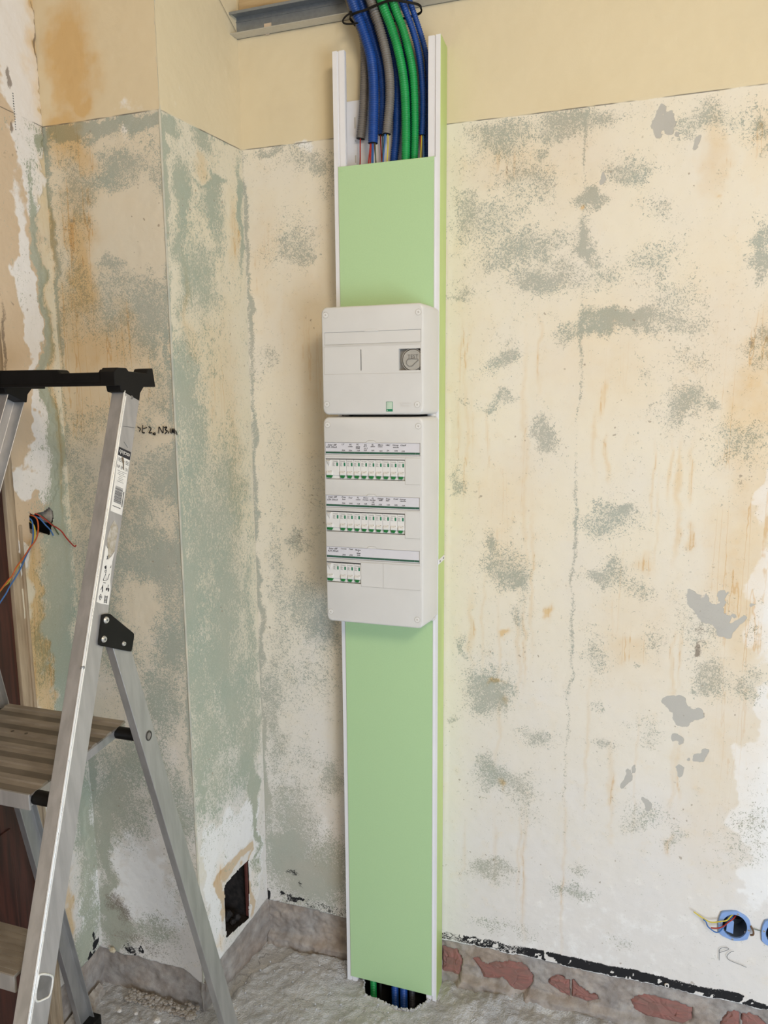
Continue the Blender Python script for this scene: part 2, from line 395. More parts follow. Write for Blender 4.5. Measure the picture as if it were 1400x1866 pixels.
# ---------------------------------------------------------------- measured patches, outlines and paths (mm)
BLOBS_M='''g 634 2138 55 37 0.8;g 811 2160 86 31 0.85;g 737 2104 14 11 0.7;g 708 2050 54 46 0.6;g 561 1980 38 46 0.75;g 637 1968 50 36 0.65;g 839 2003 17 32 1.2;g 829 1913 15 32 1.2;g 932 2053 44 28 0.85;f 869 2050 9 8 1;g 980 1958 31 31 0.6;g 1027 1893 22 22 0.5;g 706 1904 98 30 0.75;g 744 1834 61 30 0.85;g 638 1866 44 22 0.6;g 556 1825 32 11 0.7;g 862 1841 41 29 0.6;g 974 1857 44 40 0.6;g 1021 1792 49 32 0.6;g 871 1735 70 18 0.95;g 934 1741 57 16 0.9;g 1019 1735 50 21 0.65;g 795 1714 24 17 0.75;g 658 1679 32 34 0.85;g 970 1652 16 21 0.55;g 1055 1665 33 35 0.4;g 1061 2139 57 32 0.8;f 979 2152 15 13 1;f 1001 2149 10 19 1;f 1040 2091 11 13 1;g 1155 2107 28 31 0.7;g 1174 2048 12 16 0.65;g 1181 1861 17 50 1;g 1193 1678 21 25 0.85;g 1196 1633 21 14 0.55;g 568 1575 21 8 0.65;g 662 1573 41 16 0.8;g 756 1490 27 38 0.9;g 557 1388 18 32 0.85;g 1055 1560 40 33 0.8;g 1118 1546 16 14 0.75;g 1174 1472 43 47 0.55;g 900 1299 63 32 0.75;g 941 1320 24 15 0.8;g 654 1172 64 46 0.72;g 629 1227 13 22 0.8;g 683 1149 33 24 0.75;g 901 1166 51 29 0.75;g 874 1181 18 18 0.75;g 915 1203 14 21 0.7;g 996 1138 33 26 0.5;g 699 1047 18 41 0.65;g 567 953 14 20 0.7;g 618 855 47 58 0.8;g 655 845 34 36 0.75;g 549 766 21 12 0.7;g 883 982 25 46 0.55;g 1013 1015 26 39 0.5;g 968 956 12 7 0.6;f 1095 1119 25 20 1;f 1119 1096 29 23 1;f 1172 1062 16 15 1;f 1078 1130 8 17 1;f 1149 1079 13 25 1;f 1160 1121 8 10 0.9;f 1188 1076 9 13 0.9;g 1110 1063 51 58 0.55;d 1124 1013 8 12 1.2;d 1105 1043 9 10 0.6;g 1154 938 37 39 0.85;g 1224 940 28 38 0.7;g 1118 914 23 13 0.65;f 1070 871 19 21 1.1;f 1087 844 23 20 1.1;f 1113 857 17 12 1.1;f 1075 781 15 11 1;f 1102 713 9 16 1;f 1137 754 10 12 1;f 990 665 14 13 1;f 975 648 10 10 1;f 994 689 4 10 1;f 1019 617 7 10 1;f 1213 1116 9 6 0.8;g 914 751 35 20 0.75;g 1009 799 42 33 0.6;g 756 743 43 22 0.8;g 680 614 58 39 0.78;g 652 640 28 27 0.6;g 723 547 34 37 0.5;g 1027 586 49 28 0.55;g 894 842 15 14 0.5;g 646 361 54 23 0.85;g 854 354 40 27 0.8;g 871 424 24 15 0.55;g 659 201 36 29 0.5;g 723 216 49 28 0.5;g 975 236 32 24 0.6;g 998 545 25 20 0.55;g 1096 542 17 28 0.6;g 1202 555 34 55 0.4;w 1243 1125 26 99 1.2;w 1247 673 36 93 1.2;w 1276 514 38 95 1.1;w 1256 872 17 77 0.9;w 1252 767 33 39 1;g 1231 1086 15 50 0.4;g 1256 620 34 40 0.55;g 1249 550 40 27 0.45;w 1224 1360 15 47 0.9;w 995 325 382 163 0.35;w 802 140 359 126 0.35;g 830 1677 4 97 0.85;g 827 1555 2 74 0.65;g 828 1290 4 129 0.75;g 829 1025 4 203 0.65;g 830 746 4 113 0.55;g 826 2128 3 78 0.8;o 830 379 3 196 0.55;o 557 1678 4 63 0.6;o 571 1665 4 63 0.6;o 742 1679 4 61 0.6;o 554 1492 3 52 0.55;o 573 1479 4 118 0.7;o 588 1505 3 78 0.5;o 625 1492 3 78 0.5;o 708 1531 5 139 0.55;o 716 1351 4 144 0.6;o 733 1152 4 135 0.65;o 700 971 5 84 0.6;o 716 986 4 83 0.6;o 655 966 3 85 0.5;o 618 1033 3 84 0.5;o 589 1003 6 57 0.5;o 661 752 4 87 0.45;o 897 1438 4 31 0.8;o 869 1481 4 50 0.55;o 881 1567 6 37 0.55;o 1032 1409 3 55 0.85;o 1050 1398 5 61 1;o 1076 1410 3 48 0.85;o 1054 1262 5 50 0.8;o 1080 1257 7 25 0.7;o 997 1372 2 74 0.7;o 1010 1285 2 75 0.5;o 1061 961 5 66 0.65;o 1075 995 3 52 0.65;o 1075 685 4 82 0.5;o 1087 715 5 68 0.6;o 937 1114 2 105 0.4;o 923 1060 2 93 0.4;o 991 700 2 139 0.4;o 876 753 3 127 0.5;o 732 374 4 138 0.65;o 719 417 3 107 0.5;o 655 428 4 62 0.4;o 576 413 4 62 0.4;o 1079 518 5 25 0.8;o 937 649 6 85 0.4;o 1195 1389 48 166 0.4;o 1189 1576 42 80 0.6;o 1171 2090 30 52 0.45;o 1184 1232 65 135 0.38;o 1193 1083 44 100 0.5;o 1197 825 67 157 0.3;o 1165 590 70 124 0.22;o 667 1349 78 79 0.28;o 559 1531 47 338 0.22;o 656 1215 53 81 0.25;o 976 1038 84 145 0.22;o 993 1208 23 23 0.5;o 954 996 48 27 0.4;o 892 1663 105 108 0.25;o 1104 1669 64 184 0.25;o 819 2084 69 90 0.2;o 665 2088 97 46 0.3;o 1081 2068 15 64 0.45;o 1197 1689 31 67 0.5;o 773 1071 6 12 1.6;o 666 1012 8 7 1.4;o 652 878 10 6 1.4;o 673 833 5 11 1.2;o 673 594 7 9 1.2;o 823 1971 3 6 1.5;o 1096 1994 4 4 1.2;g 127 1963 59 55 0.72;g 163 1921 37 26 0.7;g 204 2135 31 32 0.75;g 246 2093 25 50 0.6;g 89 2178 59 13 1;g 147 2140 58 25 0.6;g 57 1685 25 25 0.65;g 23 1616 16 84 0.4;g 3 2025 6 157 1;g 7 1810 8 109 1;g 7 1474 6 288 0.9;g 5 949 8 392 1;g -2 462 9 254 1;g 129 1208 32 21 0.5;g 120 1193 13 30 0.6;g 125 1059 32 45 0.7;g 147 993 48 61 0.6;g 210 983 31 91 0.6;g 67 1001 29 123 0.45;g 64 1183 23 135 0.4;g 66 1475 22 86 0.4;g 171 1334 62 86 0.25;g 41 715 27 146 0.7;g 110 803 66 95 0.45;g 82 426 77 101 0.75;g 61 287 69 86 0.85;g 144 201 102 86 0.85;g 204 265 50 102 0.8;g 217 547 39 65 0.85;g 190 813 48 78 0.4;g 137 600 83 49 0.5;w 181 377 36 100 0.6;w 169 2176 43 25 0.5;o 106 1752 5 108 0.3;o 167 1803 59 159 0.2;o 197 364 41 117 0.25;o 207 1613 45 191 0.3;o 50 1916 31 133 0.3;d 129 1208 13 15 0.5;k 1 156 9 18 1.2;k 57 162 12 7 0.9;k 100 157 24 7 0.8;k 85 219 24 10 0.55;d -24 94 32 54 0.5;d 225 82 50 104 0.4;t 179 2279 170 97 0.35'''
BLOBS_F='''g -247 2161 99 14 1.4;g -95 2172 53 11 1.2;g -61 2174 27 15 1.2;g -159 2072 64 30 0.9;g -244 2016 59 64 0.7;g -68 2024 31 56 0.8;g -183 2040 29 11 0.9;n -135 1966 83 67 1.3;g -188 1884 32 21 1;g -98 1781 57 83 0.85;g -203 1786 60 85 0.6;g -307 1815 46 111 0.5;g -84 1586 36 74 0.6;g -284 1537 55 52 0.55;g -89 1398 59 77 0.75;g -211 1168 95 82 0.75;g -149 1279 107 80 0.65;g -94 1189 61 93 0.8;g -316 1352 40 81 0.5;n -160 1076 44 55 0.7;n -83 1487 37 25 0.6;n -88 1295 30 39 0.5;n -270 1614 62 51 0.5;g -90 1014 46 69 0.75;g -263 1012 98 85 0.55;g -133 813 71 86 0.7;g -207 657 99 90 0.8;g -266 527 68 93 0.75;g -85 559 35 90 0.7;n -212 352 102 95 0.4;g -315 330 25 210 1.2;g -301 172 53 50 1;g -96 376 32 108 0.5;d -284 241 28 46 0.7;d -149 303 67 47 0.2;d -242 154 104 30 0.5;g -187 215 68 32 0.6;g -352 1867 8 368 0.9;g -377 1213 8 419 0.9;g -351 635 9 309 1.1;g -45 1965 6 182 1;g -54 1487 6 376 0.8;g -46 853 6 282 0.9;o -263 2316 41 88 1.1;o -275 2373 38 65 0.7;o -249 2224 29 22 1.2;o -304 2276 18 78 0.7;o -300 2150 33 46 1.3;o -273 2112 37 29 0.9;o -279 1960 38 83 0.8;o -280 1863 33 85 1;o -312 1766 40 87 0.6;o -176 1748 21 49 0.5;o -241 1689 107 50 0.7;o -282 1563 94 77 0.45;o -126 1612 59 74 0.3;o -236 1355 94 106 0.2;o -356 1965 9 72 1;w -135 2210 42 22 0.28;w -93 2210 34 17 0.3;w -119 2141 36 18 0.35;w -229 348 102 143 0.55;w -151 271 100 95 0.5;t -274 868 50 58 0.3;t -105 1487 59 76 0.2;k -275 127 11 10 0.4;k -265 119 21 7 0.7;k -228 117 10 5 0.8'''
BLOBS_S='''g 55 2041 23 53 0.9;g 3 2079 7 126 1.2;g -5 1731 7 299 1;g -2 1361 7 317 0.9;g -1 991 7 200 0.9;g 143 2038 31 43 0.9;g 159 2079 48 7 1.3;g 192 2190 69 12 1.2;g 30 2167 24 14 1.2;g 156 2175 24 37 0.8;g 107 1865 54 75 0.8;g 44 1880 27 108 0.8;g 265 2022 9 106 1.1;g 171 1951 24 127 0.6;g 34 1611 44 100 0.9;g 126 1717 44 77 0.4;g 60 1458 57 103 0.7;g 77 1285 78 120 0.75;g 185 1339 48 140 0.6;g 27 1119 49 120 0.8;g 146 1061 64 128 0.8;g 73 911 80 98 0.85;g 173 784 54 105 0.75;g 71 722 71 86 0.8;g 93 576 106 74 0.6;g 210 612 38 93 0.8;g 21 628 20 85 0.8;g 250 880 24 306 0.6;g 245 431 12 146 1.2;o 123 2112 15 17 0.6;o 234 1976 13 52 0.5;o 55 1785 7 74 0.4;o 158 1587 62 160 0.3;o 204 1478 22 208 0.3;o 68 1712 26 50 0.3;w 152 426 91 56 1.2;w 47 356 18 104 1.2;w 242 298 20 99 1.1;w 53 179 21 76 1.2;w 104 399 43 30 1;w 68 2228 36 16 0.3;w 33 2205 21 14 0.35;t 170 330 46 19 1.2;t 105 332 26 22 1.2;t 81 271 13 61 1.2;t 220 227 12 74 1.2;o 87 346 17 46 0.4;o 240 249 12 50 0.3;o 62 156 13 18 0.6'''
BLOBS_L='''t -404 2016 90 480 1;t -453 1493 104 213 1.1;t -400 1491 48 135 1.2;w -346 2354 50 102 1.2;w -323 2254 19 105 1.1;w -305 2124 20 84 1.2;w -313 2052 20 48 1.2;w -359 1878 22 120 1;w -358 1735 20 73 1;w -348 1564 13 150 1;w -347 1411 27 64 1.2;w -410 1392 79 25 1;w -335 2171 32 70 0.9;w -443 1247 15 62 0.8;g -285 2165 17 24 1.3;g -318 1945 8 73 1.1;g -310 1862 14 197 1.2;g -314 1690 14 113 1.3;g -315 1486 21 154 1.3;g -315 1276 39 105 1.3;g -324 1156 54 93 1.2;g -357 1015 52 120 1;g -341 898 39 122 1.05;g -311 726 26 141 1;g -304 496 35 203 0.9;g -307 263 39 119 0.9;g -348 167 34 59 1;o -413 1138 13 76 1.6;o -411 1032 15 90 1.7;o -407 937 15 78 1.7;o -405 860 17 53 1.5;o -407 701 20 107 1.3;o -395 282 14 85 1.3;o -403 1226 23 18 0.6;o -273 2075 14 196 0.5;o -289 2313 20 106 0.8;o -279 2248 10 60 0.9;o -286 2414 17 47 0.7;o -298 1615 7 256 0.7;w -280 387 32 193 0.9;w -318 255 31 59 0.8;k -287 138 12 12 1.4;k -320 136 8 10 1;k -302 163 8 8 1;d -438 1705 6 93 0.8;d -281 2366 3 42 1.3;d -280 2299 3 43 1.3;d -278 2225 3 36 1.3;d -367 2270 5 14 1.2;d -371 2175 3 11 1.2'''
BRICKS=[[(519,102),(558,104),(569,89),(574,69),(568,32),(573,23),(559,4),(519,-10)],[(600,83),(616,94),(638,75),(663,88),(700,101),(731,105),(752,94),(762,72),(763,55),(745,22),(735,5),(711,16),(704,36),(682,48),(661,38),(632,34),(622,57)],[(804,79),(822,91),(855,86),(857,37),(835,43),(802,62)],[(860,97),(875,78),(905,62),(925,60),(932,50),(900,33),(862,40)],[(1006,68),(1021,87),(1039,94),(1089,95),(1120,92),(1148,85),(1150,52),(1129,35),(1080,32),(1042,33),(1016,44)],[(1228,96),(1242,107),(1253,103),(1256,64),(1213,51),(1217,75)],[(1258,101),(1274,105),(1295,100),(1313,87),(1314,77),(1262,62)]]
TEXT_PC=[[(1198,243),(1197,264),(1197,271),(1201,276),(1208,279),(1215,279),(1216,276),(1207,269),(1197,263)],[(1228,274),(1222,271),(1216,263),(1214,256),(1219,249),(1232,245),(1246,242),(1257,239)]]
TEXT_F=[[(-144,1514),(-137,1510),(-140,1504)],[(-130,1518),(-132,1502),(-126,1501)],[(-129,1510),(-119,1513)],[(-114,1515),(-108,1510),(-114,1501),(-106,1501)],[(-100,1501),(-104,1498),(-98,1497),(-98,1501)],[(-88,1500),(-86,1514),(-77,1501),(-75,1516)],[(-73,1513),(-66,1514),(-70,1508),(-65,1505),(-72,1499)],[(-61,1504),(-63,1500)],[(-57,1510),(-57,1501)],[(-54,1500),(-52,1510),(-50,1501),(-47,1510),(-45,1499)],[(-43,1506),(-41,1502),(-40,1497)]]
CONDUITS=[('grey',0.0108,[(278,-46,2524),(299,-46,2479),(315,-44,2435),(332,-31,2390),(334,-23,2354),(333,-22,2305),(331,-22,2265),(328,-22,2225),(321,-22,2173)]),('blue',0.0118,[(293,-73,2507),(314,-73,2463),(330,-71,2420),(340,-65,2393),(348,-56,2367),(357,-50,2333),(362,-50,2290),(363,-50,2250),(362,-50,2201),(360,-50,2149)]),('blue',0.0094,[(303,-46,2520),(324,-46,2475),(340,-44,2431),(352,-35,2399),(362,-24,2359),(372,-22,2319),(376,-22,2269),(375,-22,2219),(372,-22,2175)]),('grey',0.0108,[(336,-69,2502),(356,-69,2458),(372,-67,2415),(380,-61,2389),(388,-50,2354),(397,-46,2306),(400,-46,2267),(399,-46,2228),(392,-46,2167)]),('blue',0.0098,[(343,-46,2513),(363,-46,2469),(380,-43,2425),(392,-28,2373),(401,-22,2339),(410,-22,2285),(410,-22,2235),(408,-22,2175),(401,-22,2111)]),('green',0.0103,[(362,-75,2495),(382,-75,2451),(398,-73,2408),(410,-65,2377),(421,-54,2338),(431,-52,2291),(437,-52,2240),(439,-52,2172),(438,-52,2094)]),('green',0.0092,[(386,-72,2492),(406,-72,2449),(422,-69,2406),(434,-61,2375),(444,-50,2336),(453,-47,2291),(456,-43,2241),(456,-39,2174),(454,-39,2101)]),('blue',0.0075,[(401,-52,2500),(421,-52,2456),(438,-50,2413),(450,-41,2381),(460,-30,2343),(468,-28,2296),(472,-28,2245),(472,-28,2196),(470,-28,2162)]),('blue',0.0066,[(414,-38,2505),(435,-38,2461),(451,-36,2418),(463,-26,2382),(472,-17,2351),(478,-14,2316),(480,-14,2269),(478,-14,2210),(477,-14,2102)]),('blue',0.0086,[(375,-46,2508),(395,-46,2464),(411,-43,2420),(424,-35,2388),(432,-24,2349),(437,-22,2303),(438,-22,2252),(437,-22,2182),(436,-22,2104)])]

# ---------------------------------------------------------------- the setting
LAYER = dict(g=0, o=1, w=2, k=3, f=4, d=5, t=6, m=7)
def blob_fields(txt, U, V, seed):
    """sum of soft patches; the sampling position is warped so that no patch has a round outline"""
    us = U[:, 0]; vs = V[0, :]
    wu = U + .017 * fbm(U, V, .045, seed, 4) * 2 + .022 * fbm(U, V, .13, seed + 9, 2)
    wv = V + .018 * fbm(U, V, .045, seed + 20, 4) * 2 + .024 * fbm(U, V, .13, seed + 29, 2)
    out = np.zeros((8,) + U.shape)
    neg = np.zeros(U.shape)
    for t in txt.split(';'):
        p = t.split(); u, v, ru, rv = [float(a) / 1000 for a in p[1:5]]; s = float(p[5])
        i0, i1 = np.searchsorted(us, [u - 2.2 * ru - .03, u + 2.2 * ru + .03]); j0, j1 = np.searchsorted(vs, [v - 2.2 * rv - .04, v + 2.2 * rv + .04])
        if i1 <= i0 or j1 <= j0: continue
        sl = (slice(i0, i1), slice(j0, j1))
        thin = min(1.0, ru / .012)
        a = wu[sl] * thin + (U[sl] + .004 * fbm(U[sl] * 0 + 1.3, V[sl], .06, seed + int(u * 977) % 31, 3)) * (1 - thin); b = wv[sl]
        d2 = ((a - u) / ru) ** 2 + ((b - v) / rv) ** 2
        if p[0] == 'o' and ru < .006: s *= .62
        val = s * np.exp(-.55 * d2 ** 1.25)
        if p[0] == 'n': neg[sl] = np.maximum(neg[sl], val)
        else:
            k = LAYER[p[0]]
            out[k][sl] = np.maximum(out[k][sl], val) + .35 * np.minimum(out[k][sl], val)
    out[0] = out[0] - neg
    return out

def grid_wall(name, us, vs, place, fields, off, mat, holes=(), parent=None):
    """one wall surface: place(u, v, off) -> x, y, z ; fields[8] become the two colour attributes the plaster material reads"""
    U, V = np.meshgrid(us, vs, indexing='ij')
    X, Y, Z = place(U, V, off)
    nu, nv = U.shape
    co = np.stack([X, Y, Z], -1).reshape(-1, 3)
    idx = np.arange(nu * nv).reshape(nu, nv)
    q = np.stack([idx[:-1, :-1], idx[1:, :-1], idx[1:, 1:], idx[:-1, 1:]], -1).reshape(-1, 4)
    if holes:
        cu = (U[:-1, :-1] + U[1:, 1:]).ravel() / 2; cv = (V[:-1, :-1] + V[1:, 1:]).ravel() / 2
        keep = np.ones(len(q), bool)
        for h in holes: keep &= ~inside(h, cu + .002 * fbm(cu, cv, .012, 5, 2), cv + .002 * fbm(cu, cv, .012, 8, 2))
        q = q[keep]
    me = bpy.data.meshes.new(name)
    me.vertices.add(len(co)); me.vertices.foreach_set('co', co.astype(np.float32).ravel())
    me.loops.add(q.size); me.loops.foreach_set('vertex_index', q.astype(np.int32).ravel())
    me.polygons.add(len(q)); me.polygons.foreach_set('loop_start', np.arange(0, q.size, 4, dtype=np.int32))
    me.update(calc_edges=True)
    me.polygons.foreach_set('use_smooth', [True] * len(q))
    if fields is not None:
        for nm, k in (('A', (0, 1, 2, 3)), ('B', (4, 5, 6, 7))):
            at = me.attributes.new(nm, 'FLOAT_COLOR', 'POINT')
            at.data.foreach_set('color', np.clip(np.stack([fields[i] for i in k], -1), -1, 2).reshape(-1).astype(np.float32))
    me.materials.append(mat)
    o = bpy.data.objects.new(name, me); COL.objects.link(o)
    if parent: o.parent = parent
    else: o['kind'] = 'structure'
    ORG[o] = Vector((0, 0, 0))
    return o

TOP = 2.75
# --- back wall (the wall that carries the trunking), y = 0, runs to the right
us = np.concatenate([np.arange(0, 1.36, .004), np.arange(1.37, 3.6, .06)]); vs = np.concatenate([np.arange(-.02, 2.52, .004), np.arange(2.53, TOP + .03, .03)])
U, V = np.meshgrid(us, vs, indexing='ij')
F = blob_fields(BLOBS_M, U, V, 11)
low = fbm(U, V, .22, 3, 4)
F[0] += .03 + .20 * low + .10 * sstep(.9, .2, V) * sstep(.5, 0, U)
F[0] += sstep(1.32, 1.45, U) * (.45 + .5 * fbm(U, V, .3, 15, 3))
F[0] = np.where(V > H1, np.minimum(F[0], 0), F[0])
edge = .132 + .006 * fbm(U, V * 0, .09, 41, 4) + .004 * fbm(U, V * 0, .012, 44, 2)
m = sstep(edge + .001, edge - .003, V)
F[7] = m
# tarry black band above the edge of the plaster
bh = .029 + .007 * fbm(U, V * 0, .2, 61, 3) - .012 * sstep(1.24, 1.32, U)
kb = sstep(edge + bh + .004, edge + bh - .004, V) * sstep(edge + .001, edge + .005, V)
F[3] = np.maximum(F[3], kb * np.where(U > .5, .62 + .35 * sstep(.68, .78, U) + .5 * fbm(U, V, .05, 66, 3), np.where(U > .115, .42 + .3 * fbm(U, V, .03, 66, 2), 0)))
F[3] -= 1.2 * sstep(.36, .50, fbm(U, V, .016, 67, 3)) * (V < .2) + .9 * sstep(.42, .55, fbm(U * 2.5, V * .6, .02, 68, 2)) * (V < .2)
F[2] = np.maximum(F[2], .8 * sstep(edge + .006, edge + .002, V) * (1 - m))
rel = .0022 * fbm(U, V, .20, 77, 4) + .0008 * fbm(U, V, .02, 79, 3) - .0015 * sstep(H1 + .0015, H1 - .0015, V)
mort = -.012 + .006 * fbm(U, V, .035, 81, 4) + .020 * sstep(.034, .026, V + .006 * fbm(U, V * 0, .05, 83, 2)) + .004 * fbm(U, V, .008, 85, 2)
for b in BRICKS:
    bb = [(x / 1000, z / 1000) for x, z in b]
    mort = mort - np.where(inside(bb, U, V), .016, 0)
bhd = sstep(.255, .262, U) * sstep(.535, .528, U)
mort = np.where(bhd > 0, np.minimum(mort, -.006), mort); rel = rel * (1 - bhd)
off = rel * (1 - m) + mort * m
hole_box = [(1.2255 + .0275 * math.cos(a), .3395 + .0315 * math.sin(a)) for a in np.linspace(0, 2 * math.pi, 25)[:-1]]
hole_box2 = [(1.318 + .0275 * math.cos(a), .339 + .0315 * math.sin(a)) for a in np.linspace(0, 2 * math.pi, 25)[:-1]]
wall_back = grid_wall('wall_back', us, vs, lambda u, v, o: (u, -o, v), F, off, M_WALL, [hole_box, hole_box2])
meta(wall_back, 'long scraped plaster wall with cream band above and bared bricks at its foot')
# bared bricks in the strip where the skirting was
for b in BRICKS:
    P = [Vector((x / 1000, 0, z / 1000)) for x, z in b]
    # denser, slightly ragged outline
    D = []
    for i in range(len(P)):
        a, c = P[i], P[(i + 1) % len(P)]
        n = max(1, int((c - a).length / .008))
        for k in range(n):
            q = a.lerp(c, k / n); D.append(q + Vector((random.uniform(-.0012, .0012), 0, random.uniform(-.0012, .0012))))
    cen = sum(D, Vector()) / len(D)
    mb = MB()
    mb.loft([[(q.x, .034, q.z) for q in D], [(q.x, .0165 + random.uniform(-.001, .001), q.z) for q in D],
             [(cen.x + (q.x - cen.x) * .86, .0125 + random.uniform(-.0015, .0015), cen.z + (q.z - cen.z) * .84) for q in D],
             [(cen.x + (q.x - cen.x) * .5, .0115 + random.uniform(-.002, .002), cen.z + (q.z - cen.z) * .5) for q in D]])
    mb.build('brick', M_BRICK, wall_back)

# --- side of the chimney breast, from its outer edge E back to the corner
us = np.concatenate([np.arange(0, LS, .003), [LS, LS + .016]]); vs = np.concatenate([np.arange(-.02, 2.56, .003), np.arange(2.57, TOP + .03, .03)])
U, V = np.meshgrid(us, vs, indexing='ij')
F = blob_fields(BLOBS_S, U, V, 131)
F[0] += .20 + .35 * fbm(U * 2.2, V * .6, .2, 133, 4)
F[0] = np.where(V > H1, np.minimum(F[0], 0), F[0])
edge = .094 + .15 * U + .006 * fbm(U, V * 0, .06, 141, 4)
m = sstep(edge + .002, edge - .004, V); F[7] = m
off = (.002 * fbm(U, V, .2, 177, 4) + .0008 * fbm(U, V, .02, 179, 3)) * (1 - m) + m * (-.004 + .006 * fbm(U, V, .05, 181, 4)) - .0015 * sstep(H1 + .0015, H1 - .0015, V)
VENT = [(.098, .302), (.15, .308), (.2027, .311), (.200, .22), (.195, .134), (.15, .141), (.0976, .147), (.096, .22)]
nx, ny = -EY / LS, EX / LS            # outward normal of that face
nx, ny = (nx, ny) if nx > 0 else (-nx, -ny)
dx, dy = -EX / LS, -EY / LS
place_S = lambda u, v, o: (EX + dx * u + nx * o, EY + dy * u + ny * o, v)
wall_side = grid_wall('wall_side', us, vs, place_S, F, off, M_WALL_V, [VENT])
meta(wall_side, 'narrow right-facing side of the chimney breast with a square soot-black hole low down')
def Sp(u, v, o): return Vector(place_S(u, v, o))
mb = MB()
vb = [(.090, .322), (.211, .322), (.208, .124), (.088, .130)]
mb.loft([[Sp(u, v, -.004) for u, v in vb], [Sp(u, v, -.11) for u, v in vb]], cap=False)
mb.add([Sp(u, v, -.11) for u, v in vb], [(0, 1, 2, 3)])
mb.build('flue_recess', M_SOOT, wall_side)
mb = MB(); mb.loft([[Sp(.196, v, -.006), Sp(.203, v, -.006), Sp(.203, v, -.012), Sp(.196, v, -.012)] for v in (.14, .31)])
mb.build('hatch_frame', plain('rusty_iron', (.11, .03, .022), .7), wall_side)
mb = MB()
for k in range(14):
    u, v = random.uniform(.10, .19), .135 + random.uniform(0, .02); r = random.uniform(.005, .012)
    c = Sp(u, v, -random.uniform(.03, .08))
    mb.tube([c + Vector((0, 0, -r)), c, c + Vector((0, 0, r))], [r * .6, r, r * .4], 6)
meta(mb.build('soot_rubble', M_SOOT, wall_side), kind='stuff')

# --- front of the chimney breast
us = np.concatenate([[GX - .014], np.arange(GX, EX, .003), [EX]]); vs = np.concatenate([np.arange(-.02, 2.50, .003), np.arange(2.51, TOP + .03, .03)])
U, V = np.meshgrid(us, vs, indexing='ij')
F = blob_fields(BLOBS_F, U, V, 231)
F[0] += .20 + .35 * fbm(U, V, .14, 233, 4)
F[0] = np.where(V > H1, np.minimum(F[0], 0), F[0])
edge = .112 - .03 * sstep(-.12, -.045, U) + .007 * fbm(U, V * 0, .07, 241, 4)
m = sstep(edge + .002, edge - .004, V); F[7] = m
F[5] = np.maximum(F[5], m * .0)
off = (.002 * fbm(U, V, .2, 277, 4) + .0008 * fbm(U, V, .02, 279, 3)) * (1 - m) + m * (-.008 + .007 * fbm(U, V, .05, 281, 4)) - .0015 * sstep(H1 + .0015, H1 - .0015, V)
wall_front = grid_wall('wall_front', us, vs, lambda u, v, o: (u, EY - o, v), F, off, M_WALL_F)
meta(wall_front, 'stained front of the chimney breast with orange streaks and grey base, behind the stepladder')
mb = MB(); mb.tube([(EX - .002, EY + .0025, .09), (EX - .0018, EY + .0022, 1.2), (EX - .002, EY + .0025, 2.5)], .0027, 8)
mb.build('corner_edge', plain('worn_corner_paint', (.58, .53, .42), .7, scale=18, col2=(.40, .41, .36)), wall_front)

# --- left wall with the socket hole and the door frame
us = np.concatenate([np.arange(-.445, EY, .0025), [EY, EY + .012]]); vs = np.concatenate([np.arange(-.02, 2.52, .0025), np.arange(2.53, TOP + .03, .03)])
U, V = np.meshgrid(us, vs, indexing='ij')
F = blob_fields(BLOBS_L, U, V, 331)
F[0] += .12 + .3 * fbm(U * 2, V * .5, .12, 333, 4)
F[0] = np.where(V > H1, np.minimum(F[0], 0), F[0])
edge = .122 + .007 * fbm(U, V * 0, .05, 341, 4)
m = sstep(edge + .002, edge - .004, V); F[7] = m
off = (.002 * fbm(U, V, .15, 377, 4) + .0010 * fbm(U, V, .02, 379, 3)) * (1 - m) + m * (-.006 + .006 * fbm(U, V, .05, 381, 4))
off = off + .0025 * np.maximum(sstep(.4, .6, F[6]), sstep(.4, .6, F[2]))
SOCK = [(-.4063, 1.3216), (-.393, 1.318), (-.3779, 1.3191), (-.3647, 1.3205), (-.344, 1.3284), (-.331, 1.3153), (-.3315, 1.3018), (-.3369, 1.2876), (-.3426, 1.2766), (-.3486, 1.2623), (-.3785, 1.2727), (-.3979, 1.2711), (-.4099, 1.2782), (-.4116, 1.2915)]
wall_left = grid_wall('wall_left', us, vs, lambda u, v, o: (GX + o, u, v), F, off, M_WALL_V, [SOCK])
meta(wall_left, 'left wall strip with tan filler, green paint and a broken socket hole beside the door frame')
mb = MB()
sb = [(-.418, 1.335), (-.322, 1.335), (-.322, 1.255), (-.418, 1.255)]
mb.loft([[(GX - .003, y, z) for y, z in sb], [(GX - .055, y, z) for y, z in sb]], cap=False)
mb.add([(GX - .055, y, z) for y, z in sb], [(0, 1, 2, 3)])
mb.build('socket_recess', M_DARK, wall_left)
mb = MB()
# chipped masonry seen at the right edge and sill of the hole
mb.loft([[(GX - .004, y, z) for y, z in [(-.3325, 1.327), (-.3285, 1.317), (-.329, 1.302), (-.336, 1.289), (-.338, 1.30), (-.337, 1.315)]],
         [(GX - .03, y, z) for y, z in [(-.3325, 1.327), (-.3285, 1.317), (-.329, 1.302), (-.336, 1.289), (-.344, 1.30), (-.343, 1.315)]]])
mb.loft([[(GX - .004, y, z) for y, z in [(-.405, 1.272), (-.378, 1.2735), (-.352, 1.264), (-.349, 1.259), (-.405, 1.261)]],
         [(GX - .04, y, z) for y, z in [(-.405, 1.279), (-.378, 1.283), (-.352, 1.273), (-.349, 1.259), (-.405, 1.261)]]])
mb.build('broken_masonry', M_CHUNK, wall_left)

mb = MB()
for k in range(15): mb.box(GX + .001, GX + .0035, -.3585, -.3560, 2.155 + k * .0052, 2.1575 + k * .0052)
meta(mb.build('bead_perforation', M_INK2, wall_left), kind='stuff')
